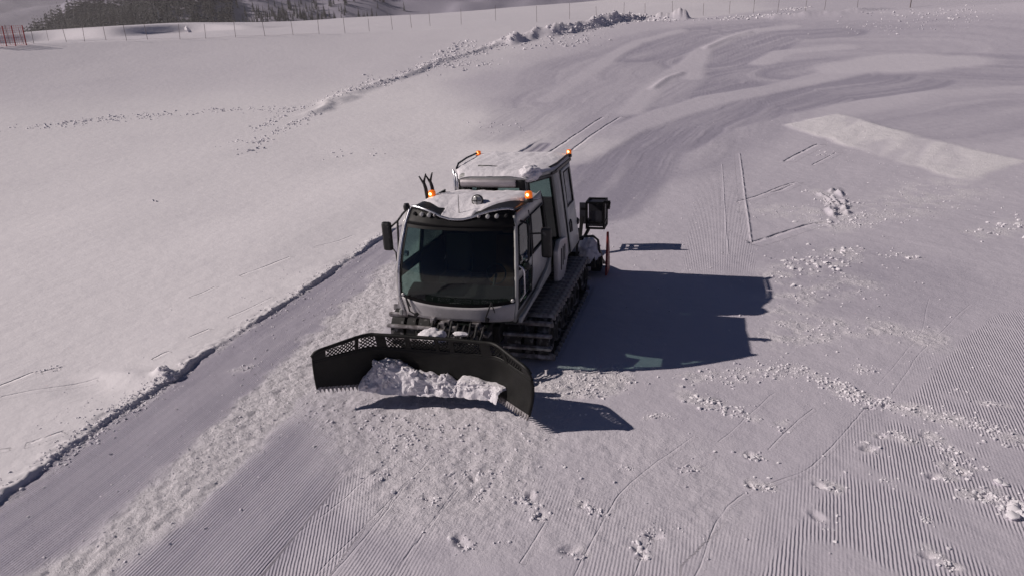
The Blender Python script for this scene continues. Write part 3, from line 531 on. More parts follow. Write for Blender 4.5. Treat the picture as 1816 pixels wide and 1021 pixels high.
cme.materials.append(snow_mat('clod_snow', (.79, .765, .80), 30, .35, .01))
cme.shade_smooth()
try: cme.set_sharp_from_angle(angle=R(40))
except Exception: pass
o = bpy.data.objects.new('snow_clods', cme); COL.objects.link(o)
tag(o, 'scattered broken clods and crumbs of snow lying over the piste', 'snow clods', kind='stuff')
print('ground', NXg, NYg)
# ------------------------------------------------------------------ the groomer
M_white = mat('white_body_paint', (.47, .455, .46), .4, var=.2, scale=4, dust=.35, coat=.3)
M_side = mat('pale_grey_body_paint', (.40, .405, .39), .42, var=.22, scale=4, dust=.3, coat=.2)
M_silver = mat('silver_trim', (.62, .62, .65), .25, .9, var=.15)
M_visor = mat('satin_grey_metal', (.42, .39, .41), .55, .6, var=.2)
M_corner = mat('charcoal_corner', (.11, .115, .11), .4, var=.2)  # right cabin corner, darker than the left one
M_dark = mat('dark_interior', (.014, .014, .015), .8)
M_black = mat('black_paint', (.014, .014, .015), .45, var=.4, dust=.12)
M_blade = mat('worn_black_steel', (.011, .011, .010), .5, .0, var=.5, scale=5, dust=.0, bump=.15, spec=.25)
M_steel = mat('worn_grouser_steel', (.24, .22, .22), .45, .5, var=.4, scale=12, dust=.65)
M_rubber = mat('black_rubber', (.02, .02, .02), .75, var=.3, dust=.35)
M_glass = glass('green_tinted_glass', (.50, .63, .59))
M_glass2 = glass('deep_tinted_glass', (.36, .47, .44))
M_glass4 = glass('teal_tinted_glass', (.30, .42, .40))
M_glass3 = glass('dark_rear_glass', (.10, .13, .125))
M_gloss = mat('gloss_black', (.006, .006, .007), .5, var=.3, spec=.15)
M_pale_pane = mat('pale_window_pane', (.42, .43, .42), .55, var=.35, scale=7, dust=.35)  # opaque pale grey pane of the cabin door, uneven in tone
M_door = mat('pale_door_paint', (.55, .56, .53), .45, var=.15, scale=4, dust=.15)
M_lens = mat('clear_lamp_lens', (.48, .48, .47), .2, var=.2)
M_orange = lit('amber_beacon_lens', (1.0, .20, .012), .4)
M_core = lit('beacon_flash', (1.0, .55, .2), 9)
M_red = mat('red_side_plate', (.30, .035, .035), .5, var=.35, dust=.1)
M_seat = mat('brown_seat_cloth', (.10, .04, .02), .9)
M_snow = snow_mat('settled_snow', (.79, .765, .80), 14, .5, .03)

gr = empty('snow_groomer', (0, 2, 0))
tag(gr, 'snow groomer with black toothed front blade, dark windshield and snowy passenger cabin behind', 'snow groomer')
class GMB(MB):
    """shapes in machine space, children of the groomer"""
    def build(s, name, m, parent=None, **k):
        s.v = [(x, y-2, z) for x, y, z in s.v]
        o = super().build(name, m, None, **k)
        o.parent = parent if parent is not None else gr
        return o
Z_Y = [.90, 1.25, 1.70, 2.10, 2.44, 2.70]
def yf(z): return float(np.interp(z, Z_Y, [-.36, -.42, -.37, -.23, -.07, .05]))
def hw(z): return float(np.interp(z, Z_Y, [.97, 1.03, 1.03, 1.00, .96, .89]))
def front(u, z, d=0): return (u*hw(z), yf(z)+.17*abs(u)**3.2+d, z)
def ycorner(z): return yf(z)+.17
def zb(u): return 1.17+.09*u*u
def ztop(u):
    a = abs(u+.02); return float(np.interp(a, [0, .12, .3, .45, .62, .8, .95, 1.05], [2.535, 2.54, 2.575, 2.625, 2.665, 2.69, 2.69, 2.66]))
US = list(np.linspace(-1, 1, 33))

cab = GMB().grid(lambda u, t: front(u, .92+(zb(u)-.92)*t), US, list(np.linspace(0, 1, 6))).build('front_panel', M_white, smooth=50, solid=.03, off=-1, inner=M_dark)
GMB().grid(lambda u, t: front(u, zb(u)+.008+(2.43-zb(u))*t, .012), US, list(np.linspace(0, 1, 14))).build('windshield', M_glass2, smooth=60)
b = GMB(); b.grid(lambda u, t: front(u, zb(u)+.06*t, .004), US, [0, 1]); b.grid(lambda u, t: front(u, 2.38+.07*t, .004), US, [0, 1])
b.grid(lambda u, t: front(-1+.05*u, zb(-1)+(2.44-zb(-1))*t, .004), [0, 1], list(np.linspace(0, 1, 12))); b.grid(lambda u, t: front(1-.05*u, zb(1)+(2.44-zb(1))*t, .004), [0, 1], list(np.linspace(0, 1, 12)))
b.build('windshield_seal', M_gloss, smooth=60)
lb = GMB().grid(lambda u, t: front(u, 2.44+(ztop(u)-2.44)*t, -.012+.02*t), US, list(np.linspace(0, 1, 6))).build('light_bar', M_gloss, smooth=50, solid=.05, off=-1)
for u, r, mt in ((-.86, .026, M_dark), (-.70, .034, M_lens), (-.545, .034, M_lens), (-.43, .022, M_steel), (.40, .024, M_steel), (.56, .034, M_lens), (.715, .034, M_lens), (.87, .026, M_dark)):
    p = Vector(front(u, 2.605, -.03)); r *= .8; l = GMB()
    l.lathe([(r*1.25, 0.03), (r*1.25, -.012), (r, -.014), (r*.6, -.022)], (0, 1, .1), p, 14)
    l.build('headlamp', mt, lb, smooth=40)
trim = GMB()
trim.tube([front(u, ztop(u)+.012, -.005) for u in np.linspace(-1, 1, 41)], .022, 8)
trim.tube([front(-1.01, z, -.005) for z in np.linspace(2.66, 1.0, 14)], .024, 8)
trim.build('chrome_trim', M_silver, smooth=60)
pil = GMB()
pil.grid(lambda u, z: (hw(z)+.004+.0*u, ycorner(z)-.02+.09*u, z), [0, 1], list(np.linspace(.9, 2.6, 12)))
pil.build('corner_pillar', M_side, smooth=50, solid=.05, off=-1)
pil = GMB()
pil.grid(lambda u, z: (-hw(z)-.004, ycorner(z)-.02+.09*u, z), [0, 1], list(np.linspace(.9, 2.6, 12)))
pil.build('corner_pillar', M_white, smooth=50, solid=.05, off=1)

YB = 1.98
def roof_pt(u, t):
    y0 = yf(ztop(u))+.17*abs(u)**3.2
    y = y0+(YB-y0)*t; k = min(1, t*2.6); k = k*k*(3-2*k)
    w = hw(2.7)+.06*min(1, t*3)
    zt = ztop(u)+(2.73-ztop(u))*k-.10*abs(u)**7*k-.13*sstep(.45, 1, np.array(t))
    return (u*w, y, zt)
GMB().grid(roof_pt, US, list(np.linspace(0, 1, 25))).build('cab_roof', M_black, smooth=50, solid=.035, off=-1, inner=M_dark)
# side walls of the cab with a window hole; breakpoints in (along, height)
def side_wall(sx):
    def P(t, z):
        y0 = ycorner(z)+.06; y = y0+(YB-y0)*t; w = hw(z)
        return (sx*(w if z < 2.55 else w+.02), y, z)
    HOLES = ((.02, .40, 1.76, 2.40), (.46, .96, 1.76, 2.40), (.0, .40, 1.12, 1.58))
    ts = [0, .02, .1, .2, .40, .46, .66, .86, .96, 1]; zs = [.90, 1.06, 1.12, 1.25, 1.4, 1.58, 1.68, 1.76, 1.95, 2.2, 2.40, 2.50, 2.62]
    hole = lambda t, z: any(h[0] < t < h[1] and h[2] < z < h[3] for h in HOLES)
    mt = M_side
    wl = GMB().grid(P, ts, zs, hole).build('cab_side', mt, smooth=30, solid=.03, off=-1 if sx > 0 else 1, inner=M_dark)
    dr = GMB()
    for t0, t1, z0, z1 in HOLES:
        pn_ = GMB().grid(lambda t, z: tuple(Vector(P(t, z))+Vector((-sx*.012, 0, 0))), [max(0, t0-.01), t1+.01], list(np.linspace(z0-.01, z1+.01, 5)))
        pn_.build('side_window', M_glass if t0 < .3 else M_glass3, wl)
        pts = [P(t0, z0), P(t1, z0), P(t1, (z0+z1)/2), P(t1, z1), P(t0, z1), P(t0, (z0+z1)/2)]
        GMB().tube([tuple(Vector(p)+Vector((sx*.006, 0, 0))) for p in pts], .018, 6, closed=True).build('window_frame', M_black, wl, smooth=60)
    s = GMB()
    for t in (.43,): s.tube([tuple(Vector(P(t, z))+Vector((sx*.004, 0, 0))) for z in (1.1, 1.5, 1.9, 2.2, 2.5)], .012, 5)
    s.build('door_seam', M_black, wl)
    sk = GMB()
    sk.prism([(-.24, .90), (.2, .94), (1.1, .98), (2.02, 1.04), (2.06, 1.36), (1.75, 1.22), (1.0, 1.07), (.1, 1.0), (-.24, 1.0)], sx*1.03, sx*1.085, 0)
    sk.build('side_skirt', M_side, bevel=.01)
    hd = GMB(); y0 = -.12
    hd.tube([(sx*1.03, y0, 1.84), (sx*1.10, y0, 1.80), (sx*1.12, y0, 1.72), (sx*1.12, y0, 1.38), (sx*1.03, y0, 1.24)], .017, 8)
    hd.build('grab_rail', M_silver, smooth=60)
    kn = GMB().lathe([(.05, 0), (.055, .05), (.03, .08)], (sx, 0, 0), (sx*1.03, .22, 1.86), 12).build('door_latch', M_silver, wl, smooth=40)
side_wall(1); side_wall(-1)
rw = GMB().grid(lambda u, z: (u*hw(z)*1.02, YB+.004, z), [-1, -.7, .7, 1], [.9, 1.06, 1.25, 1.7, 2.1, 2.44, 2.57]).build('cab_rear_wall', M_dark)
GMB().box((-.97, -.15, .84), (.97, YB, .90)).build('cab_floor', M_dark)
d = GMB(); d.prism([(-.22, 1.1), (-.12, 1.30), (.16, 1.38), (.28, 1.2), (.25, .9), (-.15, .9)], -.95, .95, 0)
d.build('dashboard', M_dark, bevel=.02)
for sx in (-.48, .48):
    st = GMB(); st.box((sx-.25, .75, 1.10), (sx+.25, 1.22, 1.28)); st.prism([(1.15, 1.26), (1.30, 1.26), (1.44, 1.92), (1.32, 1.94)], sx-.25, sx+.25, 0); st.box((sx-.14, 1.33, 1.96), (sx+.14, 1.43, 2.16)); st.box((sx-.1, .85, .9), (sx+.1, 1.1, 1.1))
    st.build('seat', M_seat if sx > 0 else M_dark, bevel=.04)
sw = GMB(); sw.tube([(.48+.17*math.cos(q), .42+.06*math.sin(q), 1.50+.16*math.sin(q)) for q in np.linspace(0, 6.283, 20)[:-1]], .014, 6, closed=True); sw.tube([(.48, .42, 1.5), (.48, .2, 1.3)], .025, 6)
sw.build('steering_wheel', M_black, smooth=60)
for x0, x1, z1 in ((-.86, -.73, 1.05), (.62, .55, 1.1)):
    wp = GMB(); a = Vector(front(x0, 1.30, -.05)); c = Vector(front(x1-.0, .98, -.05)); dd = Vector(front((x0+x1)/2-.06, 1.02, -.05))
    wp.tube([a, dd, c], .014, 6); wp.tube([Vector(front(x0, 1.30, -.04)), Vector(front(x0*.98, 1.9, -.03))] if False else [a, Vector(front(x0+.06, 1.12, -.06))], .010, 5)
    wp.lathe([(.035, 0), (.035, .05)], (0, -1, 0), c+Vector((0, .03, 0)), 10)
    wp.build('wiper', M_black)
for u, z in ((-.93, 1.30), (.93, 1.30)):
    p = Vector(front(u, z, 0)); GMB().lathe([(.03, 0), (.03, .02), (.018, .03)], (0, -1, .1), p, 12).build('marker_lamp', M_lens, smooth=40)
# mirrors
mr = GMB(); mr.box((-1.54, .30, 1.86), (-1.36, .40, 2.38)); mo = mr.build('mirror', M_black, bevel=.045)
ar = GMB(); ar.tube([(-1.38, .36, 2.28), (-1.2, .30, 2.42), (-1.08, .24, 2.55), (-.98, .22, 2.64)], .018, 6); ar.tube([(-1.38, .36, 1.90), (-1.27, .25, 1.86), (-1.22, .15, 1.62)], .015, 6); ar.tube([(-1.20, .28, 2.42), (-1.21, .2, 1.60)], .018, 6)
ar.lathe([(.05, 0), (.06, .06), (.04, .11)], (0, 0, 1), (-.98, .22, 2.63), 12); ar.lathe([(.05, 0), (.05, .05)], (1, 0, 0), (-1.24, .14, 1.60), 10)
ar.build('mirror_arm', M_black, mo, smooth=50)
mr = GMB(); mr.box((1.30, .32, 1.84), (1.48, .42, 2.36)); mo = mr.build('mirror', M_black, bevel=.045)
ar = GMB(); ar.tube([(.99, .22, 2.5), (1.10, .24, 2.45), (1.13, .22, 2.40), (1.13, .16, 1.86), (1.10, .12, 1.78)], .020, 6); ar.build('mirror_arm', M_black, mo, smooth=50)
ar = GMB(); ar.tube([(1.12, .23, 2.28), (1.34, .36, 2.26)], .016, 6); ar.build('mirror_bracket', M_black, mo, smooth=50)
ar = GMB(); ar.lathe([(.055, 0), (.065, .05), (.04, .10)], (0, 0, 1), (1.11, .10, 1.72), 12); ar.build('joint_cap', M_black, mo, smooth=50)

def beacon(p, r=.066, h=.14, e=None):
    bs = GMB().lathe([(r*1.15, -.05), (r*1.15, .0), (r*.9, .02)], (0, 0, 1), p, 16).build('beacon', M_black, smooth=40)
    GMB().lathe([(r, .02), (r, h*.75), (r*.8, h*.93), (r*.35, h)], (0, 0, 1), p, 18).build('lens', M_orange, bs, smooth=40)
    GMB().lathe([(r*.15, 0), (r*.34, .02), (r*.34, .05), (r*.12, .07)], (0, -1, .45), Vector(p)+Vector((0, -r*.86, h*.52)), 10).build('flash_bulb', M_core, bs, smooth=40)
beacon((-.80, .95, 2.68)); beacon((.97, .92, 2.70))
beacon((-1.0, 4.30, 2.88), .055, .11); beacon((1.0, 4.36, 2.90), .055, .11)
# paired forked horns beside the left beacon
for dx, dy in ((-.075, .0), (.0, .12)):
    ex = GMB(); x, y = -.85+dx, .98+dy
    ex.tube([(x+.02, y, 2.66), (x, y, 2.84), (x-.03, y, 2.96)], [.036, .034, .026], 8); ex.tube([(x-.03, y, 2.93), (x-.10, y-.02, 3.06)], [.024, .012], 7); ex.tube([(x-.03, y, 2.93), (x+.015, y+.02, 3.10)], [.024, .012], 7)
    ex.build('forked_horn', M_black, smooth=50)
an = GMB(); an.tube([(-.05, .22, 2.53), (-.06, .26, 2.90)], [.008, .004], 5); an.lathe([(.035, 0), (.02, .05)], (0, 0, 1), (-.05, .22, 2.53), 8); an.build('antenna', M_black)
sp = GMB(); sp.lathe([(.03, .12), (.085, .07), (.10, .0), (.10, -.015), (.085, -.018)], (0, 1, -.1), (.19, .50, 2.755), 20); sp.tube([(.19, .54, 2.73), (.19, .56, 2.60)], .02, 6)
so = sp.build('search_lamp', M_black, smooth=40)
ln = GMB(); ln.lathe([(.082, .0), (.06, .018)], (0, -1, .1), (.19, .482, 2.757), 20); ln.build('lamp_glass', M_lens, so, smooth=40)
lr = GMB(); lr.bar((.115, .46, 2.76), (.265, .46, 2.76), .012); lr.bar((.19, .46, 2.69), (.19, .46, 2.83), .012, up=(1, 0, 0)); lr.build('lamp_guard', M_black, so)

# ------------------------------------------------ passenger cabin
ZC0, ZC1 = 1.0, 2.80
def cabin_pt(x, y, z):                                     # tumblehome towards the roof
    k = (z-ZC0)/(ZC1-ZC0); s = 1.17-.17*k-.03*k*k
    yy = y if y < 4 else y-.03*k
    return (x*s, yy, z)
PL = [(-1.0, 4.42), (-1.0, 2.86), (-.64, 2.08), (.64, 2.08), (1.0, 2.86), (1.0, 4.42)]
def wall(a, b, name, m, cols, rows, holes, parent=None, out=1):
    def P(t, z): return cabin_pt(a[0]+(b[0]-a[0])*t, a[1]+(b[1]-a[1])*t, z)
    sk = (lambda t, z: any(h[0] < t < h[1] and h[2] < z < h[3] for h in holes))
    o = GMB().grid(P, cols, rows, sk).build(name, m, parent, smooth=30, solid=.045, off=-1, inner=M_dark)
    return P, o
cabin_o = None
rows = [1.0, 1.25, 1.5, 1.72, 1.95, 2.1, 2.4, 2.66, 2.72, 2.80]
def pane(P, t0, t1, z0, z1, parent, m=M_glass, fw=.022):
    nrm = (Vector(P(t1, z0))-Vector(P(t0, z0))).cross(Vector(P(t0, z1))-Vector(P(t0, z0))).normalized()
    GMB().grid(lambda t, z: tuple(Vector(P(t, z))-nrm*.015), [t0, (t0+t1)/2, t1], list(np.linspace(z0, z1, 4))).build('window', m, parent)
    f = GMB(); f.tube([tuple(Vector(P(t, z))+nrm*.006) for t, z in ((t0, z0), (t1, z0), (t1, (z0+z1)/2), (t1, z1), (t0, z1), (t0, (z0+z1)/2))], fw, 6, closed=True)
    f.build('window_frame', M_black, parent, smooth=60)
# front
P, o = wall(PL[2], PL[3], 'cabin_front', M_side, [0, .1, .9, 1], rows, [(.1, .9, 1.72, 2.66)]); pane(P, .1, .9, 1.72, 2.66, o)
# right corner window, door side, left side, rear
P, o = wall(PL[3], PL[4], 'cabin_corner', M_corner, [0, .10, .9, 1], rows, [(.10, .9, 1.5, 2.72)]); pane(P, .10, .9, 1.5, 2.72, o, M_glass4, fw=.012)
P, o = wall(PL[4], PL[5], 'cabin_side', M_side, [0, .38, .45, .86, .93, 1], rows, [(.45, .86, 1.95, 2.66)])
door = GMB()
door.grid(lambda t, z: tuple(Vector(P(t, z))+Vector((.012, 0, 0))), [.36, .45, .86, .95], [1.03, 1.25, 1.5, 1.72, 1.95, 2.1, 2.4, 2.66, 2.74], lambda t, z: .45 < t < .86 and 1.95 < z < 2.66)
dr = door.build('cabin_door', M_door, smooth=30, solid=.03, off=1)
pane(lambda t, z: tuple(Vector(P(t, z))+Vector((.03, 0, 0))), .45, .86, 1.95, 2.66, dr, M_pale_pane)
hd = GMB(); hp = [Vector(P(t, z))+Vector((.05, 0, 0)) for t, z in ((.42, 1.62), (.42, 1.44), (.52, 1.42), (.54, 1.60), (.50, 1.66))]
hd.tube(hp, .022, 6, closed=True); hd.build('door_handle', M_black, dr, smooth=60)
for t in (.36, .95):
    sm = GMB(); sm.tube([tuple(Vector(P(t, z))+Vector((.018, 0, 0))) for z in (1.03, 1.6, 2.2, 2.76)], .012, 5); sm.build('door_seam', M_black, dr)
kb = GMB().lathe([(.075, 0), (.085, .05), (.05, .09)], (1, 0, 0), Vector(P(.97, 1.45))+Vector((-.01, .0, 0)), 14).build('filler_cap', M_black, smooth=40)
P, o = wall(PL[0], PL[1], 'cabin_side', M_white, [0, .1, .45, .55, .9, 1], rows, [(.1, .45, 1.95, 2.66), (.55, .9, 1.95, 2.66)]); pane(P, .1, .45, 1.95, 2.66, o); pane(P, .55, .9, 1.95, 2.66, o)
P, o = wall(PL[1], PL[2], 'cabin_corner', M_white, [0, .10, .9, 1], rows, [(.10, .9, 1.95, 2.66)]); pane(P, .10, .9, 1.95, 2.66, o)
P, o = wall(PL[5], PL[0], 'cabin_rear', M_side, [0, .2, .8, 1], rows, [(.2, .8, 1.95, 2.66)]); pane(P, .2, .8, 1.95, 2.66, o)
GMB().prism([(x*1.12, y*.99+.02) for x, y in PL], .95, 1.02, 2).build('cabin_floor', M_dark)
be = GMB(); be.box((-1.0, 3.0, 1.02), (-.55, 4.3, 1.45)); be.box((-1.0, 3.0, 1.45), (-.88, 4.3, 2.0)); be.build('bench', M_dark, bevel=.04)
# roof shell
def roof_ring(s, z): return [(x*s, 3.2+(y-3.2)*s*1.0, z) for x, y in [(-1.0, 4.44), (-1.0, 2.84), (-.66, 2.04), (.66, 2.04), (1.0, 2.84), (1.0, 4.44)]]
rf = GMB(); rings = [(1.0, 2.79), (1.015, 2.83), (1.0, 2.875), (.94, 2.905), (.7, 2.925), (.3, 2.93)]; vs = []; fs = []
for s, z in rings: vs += roof_ring(s, z)
for i in range(len(rings)-1):
    for k in range(6): fs.append((i*6+k, i*6+(k+1) % 6, (i+1)*6+(k+1) % 6, (i+1)*6+k))
fs.append(tuple(range(6))[::-1]); fs.append(tuple(range(30, 36)))
rf.add(vs, fs); rf.build('cabin_roof', M_side, smooth=35, bevel=.02)
vi = GMB(); vi.lathe([(.075, 0), (.082, .02), (.082, 1.06), (.075, 1.08)], (1, 0, 0), (-.63, 2.05, 2.735), 18); vi.build('front_visor', M_visor, smooth=40)
lp = GMB()
for dx, dy, r in ((0, 0, .026), (-.10, .16, .030), (-.19, .36, .026)):
    x, y = -.70+dx, 2.10+dy
    lp.tube([(x-.02, y-.03, 2.30), (x-.02, y-.03, 2.62), (x-.02, y, 2.76), (x-.08, y+.10, 2.87)], r, 8)
lp.build('corner_rail', M_silver, smooth=60)
bl = GMB(); bl.tube([(-.73, 2.15, 2.25), (-.74, 2.16, 2.66), (-.80, 2.26, 2.82)], .03, 8); bl.tube([(-.85, 2.42, 2.3), (-.86, 2.45, 2.8)], .03, 8); bl.build('corner_rail', M_black, smooth=60)
for sx in (-1, 1):
    gt = GMB()
    segs = [[(-.92, 2.62, 2.90), (-.97, 2.9, 2.955), (-1.0, 3.5, 2.965), (-1.0, 4.3, 2.95)]] if sx < 0 else [[(.92, 2.78, 2.90), (1.0, 3.1, 2.92), (1.01, 3.55, 2.925)], [(1.01, 3.62, 2.925), (1.0, 4.3, 2.92)]]
    for q in segs: gt.tube(q, .020 if sx < 0 else .028, 7)
    gt.build('roof_rail', M_black, smooth=60)
hb = GMB(); hb.tube([(-.46, 2.62, 2.90), (-.46, 2.62, 2.955), (-.20, 2.60, 2.955), (.05, 2.60, 2.93)], .018, 7); hb.build('roof_grip', M_black, smooth=60)
fl = GMB(); fl.bar((.97, 2.74, 2.80), (1.03, 2.9, 2.815), .05); fl.bar((1.015, 2.88, 2.81), (1.012, 4.40, 2.80), .05, .06); fl.build('roof_gutter', M_black)

# engine deck, louvred side panels, chassis
GMB().box((-.95, 1.95, .72), (.95, 4.5, .97)).build('engine_deck', M_dark, bevel=.02)
for sx in (1, -1):
    lv = GMB(); lv.prism([(2.05, .84), (2.62, .70), (3.05, 1.12), (2.92, 1.50), (2.30, 1.60), (2.05, 1.44)], sx*1.12, sx*1.22, 0)
    lo_ = lv.build('louvre_panel', M_white if sx > 0 else M_side, bevel=.03)
    sl = GMB()
    for k in range(3): sl.bar((sx*1.224, 2.30+.17*k, 1.00+.05*k), (sx*1.224, 2.34+.17*k, 1.42), .035, .02, up=(1, 0, 0))
    sl.build('louvre_slot', M_black, lo_)
ch = GMB(); ch.box((-.62, .0, .38), (.62, 4.2, .72)); ch.box((-.5, -.3, .45), (.5, .1, .78)); ch.build('chassis', M_dark, bevel=.03)
hy = GMB()
for k in range(9):
    x = -.42+.11*k; hy.tube([(x, -.28, .80), (x+.03, -.44, .92-.03*(k % 3)), (x+.05, -.62, .80), (x+.02*(k % 4), -.95, .55)], .020+.004*(k % 2), 7)
hy.build('hydraulic_hose', M_rubber, smooth=60)
va = GMB(); rg = np.random.default_rng(3)
for k in range(14):
    x, z = rg.uniform(-.45, .5), rg.uniform(.62, .88); va.box((x, -.40-rg.uniform(0, .12), z), (x+rg.uniform(.05, .14), -.28, z+rg.uniform(.04, .10)))
va.build('valve_block', M_steel, bevel=.01)

# ------------------------------------------------ tracks
def track_path(n):
    r = .34; zc_ = .40; y0, y1 = .44, 3.72
    L1 = y1-y0; Lt = 2*L1+2*math.pi*r; out = []
    for i in range(n):
        s = Lt*i/n
        if s < L1: p = (y0+s, zc_+r-.02*math.sin(math.pi*s/L1)); a = 0
        elif s < L1+math.pi*r: q = (s-L1)/r; p = (y1+r*math.sin(q), zc_+r*math.cos(q)); a = -q
        elif s < 2*L1+math.pi*r: t = s-L1-math.pi*r; p = (y1-t, zc_-r); a = -math.pi
        else: q = (s-2*L1-math.pi*r)/r; p = (y0-r*math.sin(q), zc_-r*math.cos(q)); a = -math.pi-q
        out.append((p[0], p[1], a))
    return out
gme = None
for sx in (-1, 1):
    xm = sx*1.08
    bl = GMB(); tp = track_path(96)
    for x0, x1 in ((-.36, -.12), (-.06, .10), (.16, .36)):
        n = len(tp); vs = []; fs = []
        for y, z, a in tp:
            ny, nz = math.sin(-a), math.cos(a)
            for dx, dn in ((x0, 0), (x1, 0), (x1, .02), (x0, .02)): vs.append((xm+dx, y+ny*dn, z+nz*dn))
        for i in range(n):
            j = (i+1) % n
            for k in range(4): fs.append((i*4+k, i*4+(k+1) % 4, j*4+(k+1) % 4, j*4+k))
        bl.add(vs, fs)
    tk = bl.build('track', M_rubber, smooth=40)
    for i, (y, z, a) in enumerate(track_path(44)):
        if gme is None:
            q = GMB(); q.v = []
            q.prism([(-.04, .02), (.04, .02), (.022, .085), (-.022, .085)], -.42, .42, 0)
            q.box((-.42, -.03, -.02), (-.36, .03, .045)); q.box((.36, -.03, -.02), (.42, .03, .045))
            q.v = [(x_, y_+2, z_) for x_, y_, z_ in q.v]
            go = q.build('grouser_bar', M_steel, tk, bevel=.006); gme = go.data
        else:
            go = bpy.data.objects.new('grouser_bar', gme); COL.objects.link(go); go.parent = tk
            mdf = go.modifiers.new('bev', 'BEVEL'); mdf.width = .006; mdf.segments = 2; mdf.limit_method = 'ANGLE'
        go.location = (xm, y-2, z); go.rotation_euler = (a, 0, 0)
    for k, y in enumerate((.44, 1.05, 1.65, 2.25, 2.85, 3.72)):
        r = .30 if k in (0, 5) else .25
        GMB().lathe([(.06, -.02), (r*.55, -.02), (r*.6, .05), (r*.82, .05), (r, .02), (r, -.12), (r*.5, -.14)], (sx, 0, 0), (xm+sx*.30, y, .40 if k in (0, 5) else .33), 22).build('road_wheel', M_rubber, tk, smooth=40)

# ------------------------------------------------ front blade
BP = [(-1.66, -2.13), (-1.40, -1.86), (-1.10, -1.55), (-1.0, -1.49), (-.5, -1.46), (0, -1.45), (.5, -1.46), (.95, -1.49), (1.05, -1.55), (1.35, -1.84), (1.63, -2.10)]
bd = [0]
for a, c in zip(BP[:-1], BP[1:]): bd.append(bd[-1]+math.hypot(c[0]-a[0], c[1]-a[1]))
BL = bd[-1]
def bl_xy(s): return (float(np.interp(s, bd, [p[0] for p in BP])), float(np.interp(s, bd, [p[1] for p in BP])))
def bl_n(s):
    a = bl_xy(max(0, s-.08)); c = bl_xy(min(BL, s+.08)); d_ = Vector((c[0]-a[0], c[1]-a[1], 0)).normalized()
    return Vector((d_.y, -d_.x, 0))                        # towards the front
def ztip(s):                                               # outline of the top edge
    e = min(s, BL-s); return float(np.interp(e, [0, .03, .14, .70, .85, BL/2], [.90, .96, .99, 1.06, 1.07, 1.06]))
def zbot(s): e = min(s, BL-s); return float(np.interp(e, [0, .75, 1.0, BL/2], [.36 if s < BL/2 else .25, .22, .17, .16]))
def bl_pt(s, z, d=0):
    x, y = bl_xy(s); n = bl_n(s); k = (z-.2)/.95
    back = .13*math.sin(math.pi*min(1, max(0, k*.95+.06)))-.02
    p = Vector((x, y, z))-n*back+n*d
    return tuple(p)
SS = sorted(set([0, .05, .10] + list(np.linspace(.15, BL-.15, 46)) + [BL-.10, BL-.05, BL]))
ZW = .82
def bp(s, t): zl, zh = zbot(s), min(ZW, ztip(s)-.02); return bl_pt(s, zl+(zh-zl)*t)
bl_o = GMB().grid(bp, SS, list(np.linspace(0, 1, 12))).build('blade', M_blade, smooth=50, solid=.035, off=0)
fr = GMB()
fr.tube([bl_pt(s, ztip(s), .0) for s in SS], .030, 8)
wins = [(.22, .70), (.76, 1.02), (1.18, 1.52), (1.60, 2.02), (2.08, 2.26), (2.34, 2.78), (2.95, 3.2), (3.3, 3.75)]
sc_ = BL/3.95
wins = [(a*sc_, min(c*sc_, BL-.2)) for a, c in wins]
fr.tube([bl_pt(s, min(ZW, ztip(s)-.01), .0) for s in SS], .022, 8)
fr.build('top_rail', M_blade, bl_o, smooth=60)
edges_ = [0.0] + [v for w_ in wins for v in w_] + [BL]
for i in range(0, len(edges_), 2):
    s0, s1 = edges_[i], edges_[i+1]
    ss = list(np.linspace(s0, s1, 5))
    GMB().grid(lambda s, t: bl_pt(s, min(ZW, ztip(s)-.02)+(ztip(s)-min(ZW, ztip(s)-.02))*t), ss, [0, .5, 1]).build('frame_plate', M_blade, bl_o, solid=.03, off=0)
for s0, s1 in wins:
    ms = GMB(); step = .062
    k = s0-.4
    while k < s1+.4:
        for sg in (1, -1):
            pts = []
            for j in range(9):
                z = ZW+.30*j/8; s = k+sg*(z-ZW)
                if s0 <= s <= s1 and z <= ztip(s)-.02: pts.append(bl_pt(s, z, .004*sg))
            if len(pts) > 1: ms.tube(pts, .0105, 5, caps=True)
        k += step
    if ms.v: ms.build('mesh_screen', M_blade, bl_o)
ce = GMB(); s = 0.02
while s < BL-.05:
    z = zbot(s); a, c, e = bl_pt(s, z+.03, .02), bl_pt(s+.062, z+.03, .02), bl_pt(s+.031, z-.06, .02)
    a2, c2_, e2 = bl_pt(s, z+.03, -.01), bl_pt(s+.062, z+.03, -.01), bl_pt(s+.031, z-.06, -.01)
    ce.add([a, c, e, a2, c2_, e2], [(0, 1, 2), (5, 4, 3), (0, 3, 4, 1), (1, 4, 5, 2), (2, 5, 3, 0)]); s += .062
ce.build('cutting_edge', M_steel, bl_o)
for sx in (-1, 1):
    rb_ = GMB(); rb_.bar((sx*.42, .0, .42), (sx*.50, -1.28, .40), .12, .14); rb_.build('push_arm', M_black, bevel=.015)
    cy_ = GMB(); cy_.tube([(sx*.28, -.25, .62), (sx*.34, -.80, .62)], .055, 12); cy_.tube([(sx*.34, -.80, .62), (sx*.40, -1.27, .66)], .028, 10); cy_.build('hydraulic_ram', M_steel, smooth=40)
cp = GMB(); cp.box((-.62, -1.28, .30), (.62, -1.16, .85)); cp.build('blade_carrier', M_black, bevel=.02)

